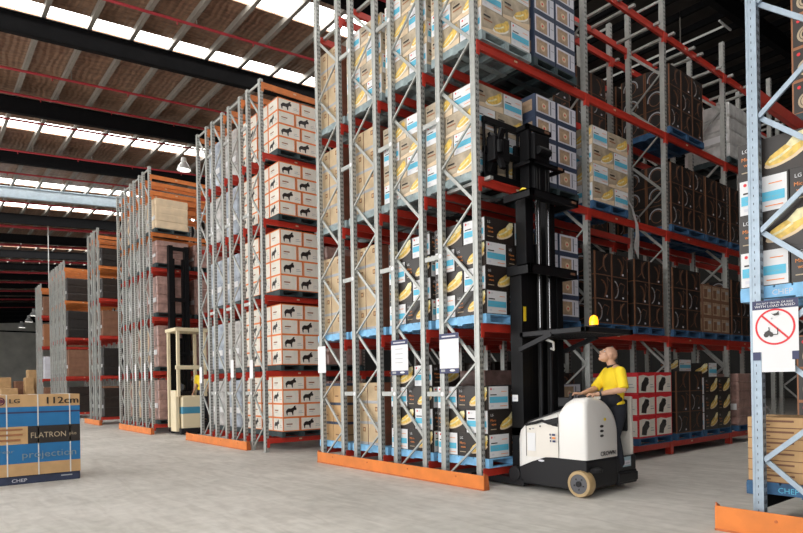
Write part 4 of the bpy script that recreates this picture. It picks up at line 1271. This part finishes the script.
b = MB().box(6.88, 7.18, 5.50, 5.53, 0.6, 3.0, 'mast')
tp(b, 'mast_shield')
for (z, xa, xb, ya, t) in ((0.75, 6.56, 7.50, 5.40, 0.12), (2.98, 6.50, 7.56, 5.22, 0.13), (3.98, 6.46, 7.50, 5.14, 0.10), (4.50, 6.70, 7.44, 5.32, 0.05), (5.03, 6.76, 7.30, 5.44, 0.07)):
    b = MB().box(xa, xb, ya, ya + 0.045, z - t / 2, z + t / 2, 'mast').box(xa, xa + 0.05, ya, MY1, z - t / 2, z + t / 2, 'mast').box(xb - 0.05, xb, ya, MY1, z - t / 2, z + t / 2, 'mast')
    if z > 2:
        b.box(xa, xb, ya, MY0 + 0.02, z + t / 2 - 0.02, z + t / 2, 'mast')
        b.box(xb - 0.16, xb - 0.05, ya - 0.003, ya, z - 0.015, z + 0.02, 'kraft_dk')
    tp(b, 'mast_collar', bevel=0.006)
tp(MB().box(6.86, 7.2, 5.40, 5.60, 4.1, 4.95, 'mast').cyl((6.9, 5.38, 4.7), (7.16, 5.38, 4.7), 0.06, 'mast', n=14), 'chain_head', bevel=0.01)
for x in (6.90, 6.96, 7.10, 7.16):
    tp(MB().tube([(x, 5.415, 0.8), (x + 0.01, 5.41, 2.5), (x, 5.405, 4.4), (x, 5.45, 4.85)], 0.013, 'rubber', 8), 'hose', smooth=True)
b = MB(); F = Face(b, (6.59, MY0 - 0.001, 2.28), (1, 0, 0), (0, 0, 1), 0.06, 0.20); F.rect(0, 0, 1, 1, 'yel'); tp(b, 'yellow_label')
b = MB(); F = Face(b, (XL + 0.138, 5.62, 1.17), (0, -1, 0), (0, 0, 1), 0.10, 0.09); F.rect(0, 0, 1, 1, 'white'); F.rect(0.2, 0.3, 0.8, 0.6, 'lav'); tp(b, 'white_label')
tp(MB().cyl((6.48, 5.3, 4.03), (6.48, 5.3, 4.06), 0.06, 'yel', n=12, r1=0.03), 'cable_pulley', smooth=True)
# reach carriage: pantograph arms, backrest and forks
for x in (6.42, 7.16):
    b = MB().bar((x, 5.60, 4.40), (x, 5.82, 4.96), 0.05, 0.10, 'mast', up=(1, 0, 0)).bar((x, 5.60, 4.96), (x, 5.82, 4.40), 0.05, 0.10, 'mast', up=(1, 0, 0))
    tp(b, 'pantograph_arm', bevel=0.006)
b = MB()
for x in (6.26, 6.50, 6.74, 6.98, 7.20):
    b.box(x, x + 0.035, 5.80, 5.835, 4.30, 5.12, 'mast')
for z in (4.30, 4.66, 5.08):
    b.box(6.26, 7.235, 5.79, 5.845, z, z + 0.09, 'mast')
tp(b, 'load_backrest', bevel=0.006)
b = MB().box(6.30, 6.62, 5.64, 5.79, 4.52, 4.86, 'mast').cyl((6.40, 5.65, 4.62), (6.40, 5.65, 4.80), 0.06, 'mast', n=12)
tp(b, 'side_shift_unit', bevel=0.02)
for x in (6.36, 6.92):
    b = MB().prism([(5.80, 4.315), (5.845, 4.315), (6.80, 4.33), (6.80, 4.36), (5.87, 4.375), (5.845, 4.90), (5.80, 4.90)], 'x', x, x + 0.11, 'mast')
    tp(b, 'fork', bevel=0.004)
# overhead guard, beacon
b = MB().box(6.50, XR, 4.38, 4.46, 2.05, 2.12, 'truckB').box(6.50, XR, 5.36, 5.43, 2.05, 2.12, 'truckB').box(6.50, 6.58, 4.38, 5.43, 2.05, 2.12, 'truckB').box(XR - 0.08, XR, 4.38, 5.43, 2.05, 2.12, 'truckB')
for i in range(7):
    xx = 6.66 + i * 0.13
    b.box(xx, xx + 0.03, 4.44, 5.38, 2.06, 2.10, 'truckB')
tp(b, 'overhead_guard', bevel=0.01)
b = MB().bar((6.52, 5.44, 1.88), (6.52, 4.9, 2.06), 0.06, 0.06, 'truckB').bar((7.54, 5.44, 1.88), (7.54, 4.9, 2.06), 0.06, 0.06, 'truckB')
tp(b, 'guard_bracket')
b = MB().tube([(6.9, 5.30, 2.03), (6.92, 5.18, 1.98), (6.95, 5.20, 1.88), (7.0, 5.28, 1.90)], 0.016, 'lampS', 8)
tp(b, 'coiled_cable', smooth=True)
bc = tp(MB().cyl((6.80, 4.46, 2.12), (6.80, 4.46, 2.15), 0.065, 'truckB', n=16), 'beacon_base')
bl = MB().lathe([(0.055, 0.0), (0.058, 0.05), (0.048, 0.10), (0.02, 0.125), (0.0, 0.13)], (6.80, 4.46, 2.15), 'amber', 16).build('beacon_lens', bc, smooth=True)
# operator compartment: back rest pad, side wall, controls
b = MB().box(7.54, XR, 4.40, 4.98, 0.25, 1.22, 'truckG'); tp(b, 'side_wall', bevel=0.02)
b = MB().box(7.49, 7.54, 4.44, 4.92, 0.75, 1.18, 'truckB'); tp(b, 'back_pad', bevel=0.02)
b = MB().prism([(6.72, 1.10), (7.12, 0.95), (7.12, 1.06), (6.80, 1.225), (6.72, 1.225)], 'y', 4.62, 4.98, 'truckB'); tp(b, 'control_console', bevel=0.015)
b = MB().cyl((6.76, 4.62, 1.20), (6.76, 4.62, 1.24), 0.02, 'truckB', n=10).tube([(6.73, 4.55, 1.235), (6.76, 4.62, 1.25), (6.79, 4.70, 1.235)], 0.016, 'rubber', 8); tp(b, 'control_handle', smooth=True)
b = MB().cyl((6.73, 4.77, 1.20), (6.73, 4.77, 1.25), 0.03, 'truckB', n=12).ball((6.73, 4.77, 1.265), 0.028, 0.028, 0.02, 'rubber', 12, 8); tp(b, 'steering_knob', smooth=True)

# ------------------------------------------------------------------ people
def remesh(o, size, smooth_it=3):
    r = o.modifiers.new('remesh', 'REMESH'); r.mode = 'VOXEL'; r.voxel_size = size; r.use_smooth_shade = True
    s = o.modifiers.new('smooth', 'SMOOTH'); s.iterations = smooth_it; s.factor = 0.5
V = Vector
def frame(fwd):
    f = V(fwd).normalized(); l = V((0, 0, 1)).cross(f).normalized(); u = f.cross(l)
    return f, l, u
def head_shape(mb, c, fwd, k='skin', s=1.0):
    f, l, u = frame(fwd)
    rot = Matrix((f, l, u)).transposed()
    P = lambda a, b_, d: V(c) + (f * a + l * b_ + u * d) * s
    mb.ball(P(-0.012, 0, 0.03), 0.097 * s, 0.075 * s, 0.088 * s, k, 20, 14, rot)
    mb.ball(P(0.025, 0, -0.035), 0.066 * s, 0.058 * s, 0.075 * s, k, 16, 12, rot)
    mb.ball(P(0.050, 0, -0.092), 0.030 * s, 0.034 * s, 0.024 * s, k, 12, 8, rot)      # chin
    mb.limb([(P(0.082, 0, 0.016), 0.010 * s), (P(0.104, 0, -0.024), 0.0155 * s)], k, 10)  # nose
    mb.ball(P(0.094, 0.011, -0.028), 0.010 * s, 0.009 * s, 0.008 * s, k, 8, 6, rot); mb.ball(P(0.094, -0.011, -0.028), 0.010 * s, 0.009 * s, 0.008 * s, k, 8, 6, rot)
    mb.limb([(P(0.072, 0.034, 0.030), 0.012 * s), (P(0.084, 0, 0.026), 0.012 * s), (P(0.072, -0.034, 0.030), 0.012 * s)], k, 8)  # brow
    for e in (1, -1):
        mb.ball(P(-0.012, e * 0.077, -0.008), 0.022 * s, 0.009 * s, 0.032 * s, k, 10, 8, rot)   # ears
        mb.ball(P(0.055, e * 0.040, -0.022), 0.022 * s, 0.018 * s, 0.020 * s, k, 10, 8, rot)    # cheeks
    mb.limb([(P(0.083, 0.020, -0.060), 0.0075 * s), (P(0.091, 0, -0.058), 0.0085 * s), (P(0.083, -0.020, -0.060), 0.0075 * s)], k, 8)  # lips
    return P
def face_parts(parent, P, s=1.0, off=V((0, 0, 0))):
    for e in (1, -1):
        b = MB().ball(P(0.075, e * 0.031, 0.006) - off, 0.0105 * s, 0.0105 * s, 0.0095 * s, 'lav', 10, 8); ey = b.build('eye', parent, smooth=True)
        MB().ball(P(0.0845, e * 0.031, 0.007) - off, 0.0055 * s, 0.0055 * s, 0.0055 * s, 'black', 8, 6).build('iris', ey, smooth=True)
        MB().limb([(P(0.086, e * 0.016, 0.034) - off, 0.0045 * s), (P(0.082, e * 0.046, 0.034) - off, 0.004 * s)], 'kraft_dk', 8).build('eyebrow', parent, smooth=True)
    MB().limb([(P(0.0905, 0.016, -0.059) - off, 0.0028), (P(0.0985, 0, -0.058) - off, 0.003), (P(0.0905, -0.016, -0.059) - off, 0.0028)], 'rust', 8).build('mouth', parent, smooth=True)
def hand(mb, wrist, fwd, down, k='skin', curl=0.5, thumb=1):
    """palm with four unequal bent fingers and a thumb; fwd along the hand, down the palm's side"""
    f = V(fwd).normalized(); d = V(down); d = (d - f * d.dot(f)).normalized(); s = d.cross(f)
    w = V(wrist)
    c = w + f * 0.045
    mb.limb([(w, 0.024), (c + s * 0.018, 0.021), (c + f * 0.04 + s * 0.026, 0.016)], k, 10)
    mb.limb([(w, 0.024), (c - s * 0.014, 0.021), (c + f * 0.038 - s * 0.026, 0.015)], k, 10)
    mb.limb([(c, 0.022), (c + f * 0.045, 0.017)], k, 10)
    for i, (off, L) in enumerate(((0.030, 0.072), (0.010, 0.080), (-0.011, 0.075), (-0.030, 0.060))):
        p = c + f * 0.044 + s * off
        a1 = p + (f * math.cos(curl) + d * math.sin(curl)) * L * 0.45
        a2 = a1 + (f * math.cos(curl * 2.2) + d * math.sin(curl * 2.2)) * L * 0.32
        a3 = a2 + (f * math.cos(curl * 3.2) + d * math.sin(curl * 3.2)) * L * 0.23
        mb.limb([(p, 0.0095), (a1, 0.0088), (a2, 0.0080), (a3, 0.0070)], k, 8)
    t0 = w + f * 0.028 + s * 0.022 * thumb
    t1 = t0 + (f * 0.5 + s * thumb * 0.75 + d * 0.3).normalized() * 0.038
    t2 = t1 + (f * 0.85 + s * thumb * 0.25 + d * 0.45).normalized() * 0.03
    mb.limb([(t0, 0.013), (t1, 0.0105), (t2, 0.0085)], k, 8)

def operator():
    base = V((7.30, 4.50, 0.26))
    o = thing('person', 'shaven-headed man in yellow polo and dark trousers standing on the reach truck, looking up', 'person', base)
    D = V((-0.86, 0.50, 0)).normalized(); Lf = V((-D.y, D.x, 0))     # Lf: his left
    Lf = V((0, 0, 1)).cross(D)
    J = lambda a, l, z: D * a + Lf * l + V((0, 0, z))                # local to the base
    pel = J(-0.02, 0, 0.80); chest = J(0.015, 0, 1.15); neck = J(0.0, 0, 1.36)
    hc = J(0.075, 0, 1.515)
    face = (D * 0.80 + V((0, 0, 0.60)) - Lf * 0.05).normalized()
    W = lambda x, y, z: V((x, y, z)) - base
    shL, shR = J(0.0, 0.17, 1.29), J(0.0, -0.17, 1.29)
    elL, elR = W(7.16, 4.27, 1.32), W(7.16, 4.70, 1.33)
    wrL, wrR = W(6.89, 4.505, 1.262), W(6.85, 4.70, 1.268)
    kL, kR = J(0.06, 0.10, 0.44), J(0.03, -0.10, 0.44)
    aL, aR = J(0.0, 0.12, 0.08), J(-0.02, -0.11, 0.08)
    b = MB()
    P = head_shape(b, hc, face, s=1.06)
    b.limb([(neck + V((0, 0, -0.02)), 0.062), (hc - V((0, 0, 0.06)) - D * 0.025, 0.056)], 'skin', 14)
    rotb = Matrix((D, Lf, V((0, 0, 1)))).transposed()
    b.ball(chest + V((0, 0, 0.03)), 0.105, 0.155, 0.20, 'skin', 18, 12, rotb); b.ball(J(0.0, 0, 0.95), 0.105, 0.14, 0.16, 'skin', 18, 12, rotb); b.ball(pel, 0.105, 0.15, 0.12, 'skin', 18, 12, rotb)
    for sh, el, wr in ((shL, elL, wrL), (shR, elR, wrR)):
        b.limb([(neck + (sh - neck) * 0.3, 0.06), (sh, 0.058), (sh + (el - sh) * 0.5, 0.048), (el, 0.040), (el + (wr - el) * 0.3, 0.041), (wr, 0.026)], 'skin', 12)
    for hp, kn, an in ((J(-0.02, 0.09, 0.76), kL, aL), (J(-0.02, -0.09, 0.76), kR, aR)):
        b.limb([(hp, 0.085), (kn, 0.055), (kn + (an - kn) * 0.35, 0.054), (an, 0.037)], 'skin', 12)
        b.limb([(an, 0.037), (an + D * 0.14 + V((0, 0, -0.045)), 0.03)], 'skin', 10)
    hand(b, wrL, (W(6.77, 4.60, 1.262) - wrL), (0, 0, -1), curl=0.45, thumb=-1)
    hand(b, wrR, (W(6.735, 4.775, 1.285) - wrR), (0, 0, -1), curl=0.42, thumb=1)
    body = b.build('body', o); remesh(body, 0.006, 2)
    face_parts(o, P)
    # polo shirt
    b = MB()
    b.ball(chest + V((0, 0, 0.03)), 0.125, 0.178, 0.205, 'shirt', 18, 12, rotb); b.ball(J(0.01, 0, 1.0), 0.135, 0.168, 0.16, 'shirt', 18, 12, rotb); b.ball(J(0.0, 0, 0.88), 0.13, 0.165, 0.07, 'shirt', 18, 12, rotb)
    for sh, el in ((shL, elL), (shR, elR)):
        b.limb([(neck + (sh - neck) * 0.28 + V((0, 0, -0.04)), 0.072), (sh, 0.074), (sh + (el - sh) * 0.78, 0.066)], 'shirt', 14)
        b.cyl(sh, sh + (el - sh) * 0.95, 0.07, 'shirt', 0.068, n=16)
    sh_ = b.build('shirt', o); remesh(sh_, 0.008, 4)
    col_ = MB().cyl(neck + V((0, 0, -0.03)), neck + V((0, 0, 0.035)) + D * 0.015, 0.094, 'trouser', 0.074, n=18, caps=False).build('collar', o, smooth=True)
    sol = col_.modifiers.new('thick', 'SOLIDIFY'); sol.thickness = 0.008
    # dark apron-like trousers, high at the waist
    b = MB()
    b.ball(J(0.035, 0, 0.945), 0.135, 0.174, 0.16, 'trouser', 18, 12, rotb); b.ball(pel, 0.132, 0.178, 0.13, 'trouser', 18, 12, rotb)
    for hp, kn, an in ((J(-0.01, 0.085, 0.76), kL, aL), (J(-0.01, -0.085, 0.76), kR, aR)):
        b.limb([(hp, 0.11), (kn, 0.078), (an + V((0, 0, 0.02)), 0.066)], 'trouser', 14)
    tr = b.build('trousers', o); remesh(tr, 0.009, 4)
    for an in (aL, aR):
        b = MB()
        b.limb([(an + V((0, 0, -0.035)), 0.043), (an + D * 0.10 + V((0, 0, -0.042)), 0.040), (an + D * 0.17 + V((0, 0, -0.048)), 0.034)], 'rubber', 12)
        s_ = b.build('shoe', o); remesh(s_, 0.008, 2)
    MB().lathe([(0.034, -0.012), (0.037, 0.0), (0.034, 0.012)], (0, 0, 0), 'slot', 14).build('watch', o, loc=elL + (wrL - elL) * 0.86).rotation_euler = (wrL - elL).to_track_quat('Z', 'Y').to_euler()
    return o
operator()

# ------------------------------------------------------------------ the cream truck in the far aisle and its driver
B = thing('order_picker_truck', 'cream truck with a blue band and black mast in the far aisle', 'truck', (6.65, 18.7, 0))
def bp(mb, name, **kw):
    o = mb.build(name, B, **kw); o.location = (-6.65, -18.7, 0); return o
bp(MB().box(6.36, 6.98, 18.35, 19.0, 0.12, 1.18, 'cream'), 'body', bevel=0.05)
bp(MB().box(6.352, 6.988, 18.342, 19.008, 0.62, 0.86, mat('truck_band_blue', (0.06, 0.26, 0.40), 0.45)), 'blue_band', bevel=0.04)
bp(MB().box(6.30, 7.02, 18.3, 19.42, 0.05, 0.20, 'truckB'), 'chassis', bevel=0.02)
bp(MB().box(6.20, 6.32, 18.45, 18.9, 0.10, 1.35, 'cream'), 'side_column', bevel=0.02)
for x in (6.28, 7.10):
    for y in (18.4, 19.24):
        bp(MB().box(x - 0.045, x + 0.045, y - 0.045, y + 0.045, 1.15 if y < 19 else 0.2, 3.20, 'cream'), 'guard_post', bevel=0.01)
bp(MB().box(6.18, 7.22, 18.32, 19.27, 3.13, 3.24, 'cream'), 'overhead_guard', bevel=0.02)
bp(MB().box(6.18, 7.22, 18.32, 18.40, 1.98, 2.10, 'cream'), 'front_rail', bevel=0.02)
for x in (6.34, 6.84):
    bp(MB().box(x, x + 0.13, 19.26, 19.44, 0.1, 5.9, 'mast'), 'mast_rail')
    bp(MB().box(x + 0.14 if x < 6.5 else x - 0.07, x + 0.20 if x < 6.5 else x - 0.01, 19.32, 19.44, 0.2, 5.5, 'mast'), 'inner_mast_rail')
for z in (0.9, 2.5, 4.2, 5.8):
    bp(MB().box(6.34, 6.97, 19.25, 19.30, z - 0.06, z + 0.06, 'mast'), 'mast_collar')
bp(MB().box(6.53, 6.78, 19.36, 19.42, 0.3, 3.0, 'mast'), 'mast_shield')
bp(MB().box(6.36, 6.96, 19.03, 19.24, 0.2, 1.3, 'truckB'), 'seat_unit', bevel=0.03)
bp(MB().cyl((6.55, 18.7, 1.18), (6.5, 18.75, 1.42), 0.02, 'truckB').cyl((6.46, 18.72, 1.44), (6.52, 18.78, 1.42), 0.11, 'truckB', n=16), 'steering_wheel')
for x in (6.36, 6.88):
    for y in (18.5, 19.35):
        bp(MB().cyl((x, y, 0.10), (x + 0.09, y, 0.10), 0.098, 'rubber', n=16), 'wheel')

bp(MB().box(7.02, 7.34, 18.45, 19.1, 0.06, 0.36, 'truckB'), 'driver_step', bevel=0.02)
def second_driver():
    base = V((7.13, 18.72, 0.36))
    o = thing('person', 'person in yellow vest and black trousers beside the cream truck', 'person', base)
    D = V((-0.8, -0.6, 0)).normalized(); Lf = V((0, 0, 1)).cross(D)
    J = lambda a, l, z: D * a + Lf * l + V((0, 0, z))
    rotb = Matrix((D, Lf, V((0, 0, 1)))).transposed()
    b = MB()
    P = head_shape(b, J(0.02, 0, 1.63), D)
    b.limb([(J(0, 0, 1.42), 0.06), (J(0.01, 0, 1.56), 0.055)], 'skin')
    b.ball(J(0, 0, 1.25), 0.10, 0.15, 0.22, 'skin', 16, 10, rotb); b.ball(J(0, 0, 0.95), 0.105, 0.15, 0.16, 'skin', 16, 10, rotb)
    for e in (1, -1):
        sh, el, wr = J(0, e * 0.18, 1.40), J(-0.02, e * 0.24, 1.12), J(0.14, e * 0.22, 0.92)
        b.limb([(J(0, e * 0.08, 1.40), 0.055), (sh, 0.055), (el, 0.042), (wr, 0.027)], 'skin')
        hand(b, wr, J(0.6, 0, -0.6), J(-0.5, -e * 0.4, -0.5), curl=0.5, thumb=-e)
        b.limb([(J(0, e * 0.09, 0.88), 0.085), (J(0.02, e * 0.10, 0.48), 0.056), (J(-0.02, e * 0.11, 0.08), 0.038)], 'skin')
        b.limb([(J(-0.02, e * 0.11, 0.06), 0.038), (J(0.12, e * 0.12, 0.035), 0.03)], 'skin')
    remesh(b.build('body', o), 0.008, 2)
    face_parts(o, P)
    b = MB().ball(J(-0.015, 0, 1.675), 0.102, 0.083, 0.085, 'black', 14, 10, rotb); b.build('hair', o, smooth=True)
    b = MB().ball(J(0, 0, 1.26), 0.122, 0.172, 0.21, 'shirt', 16, 10, rotb).ball(J(0, 0, 1.03), 0.125, 0.165, 0.10, 'shirt', 16, 10, rotb)
    for e in (1, -1):
        b.limb([(J(0, e * 0.08, 1.39), 0.068), (J(0, e * 0.18, 1.40), 0.068), (J(-0.015, e * 0.225, 1.22), 0.06)], 'shirt')
    remesh(b.build('vest', o), 0.011, 3)
    b = MB().ball(J(0, 0, 0.93), 0.125, 0.168, 0.13, 'trouser', 16, 10, rotb)
    for e in (1, -1):
        b.limb([(J(0, e * 0.09, 0.86), 0.105), (J(0.02, e * 0.10, 0.48), 0.076), (J(-0.02, e * 0.11, 0.10), 0.062)], 'trouser')
    remesh(b.build('trousers', o), 0.011, 3)
    for e in (1, -1):
        b = MB().limb([(J(-0.02, e * 0.11, 0.045), 0.042), (J(0.14, e * 0.12, 0.036), 0.034)], 'rubber')
        remesh(b.build('shoe', o), 0.009, 2)
second_driver()
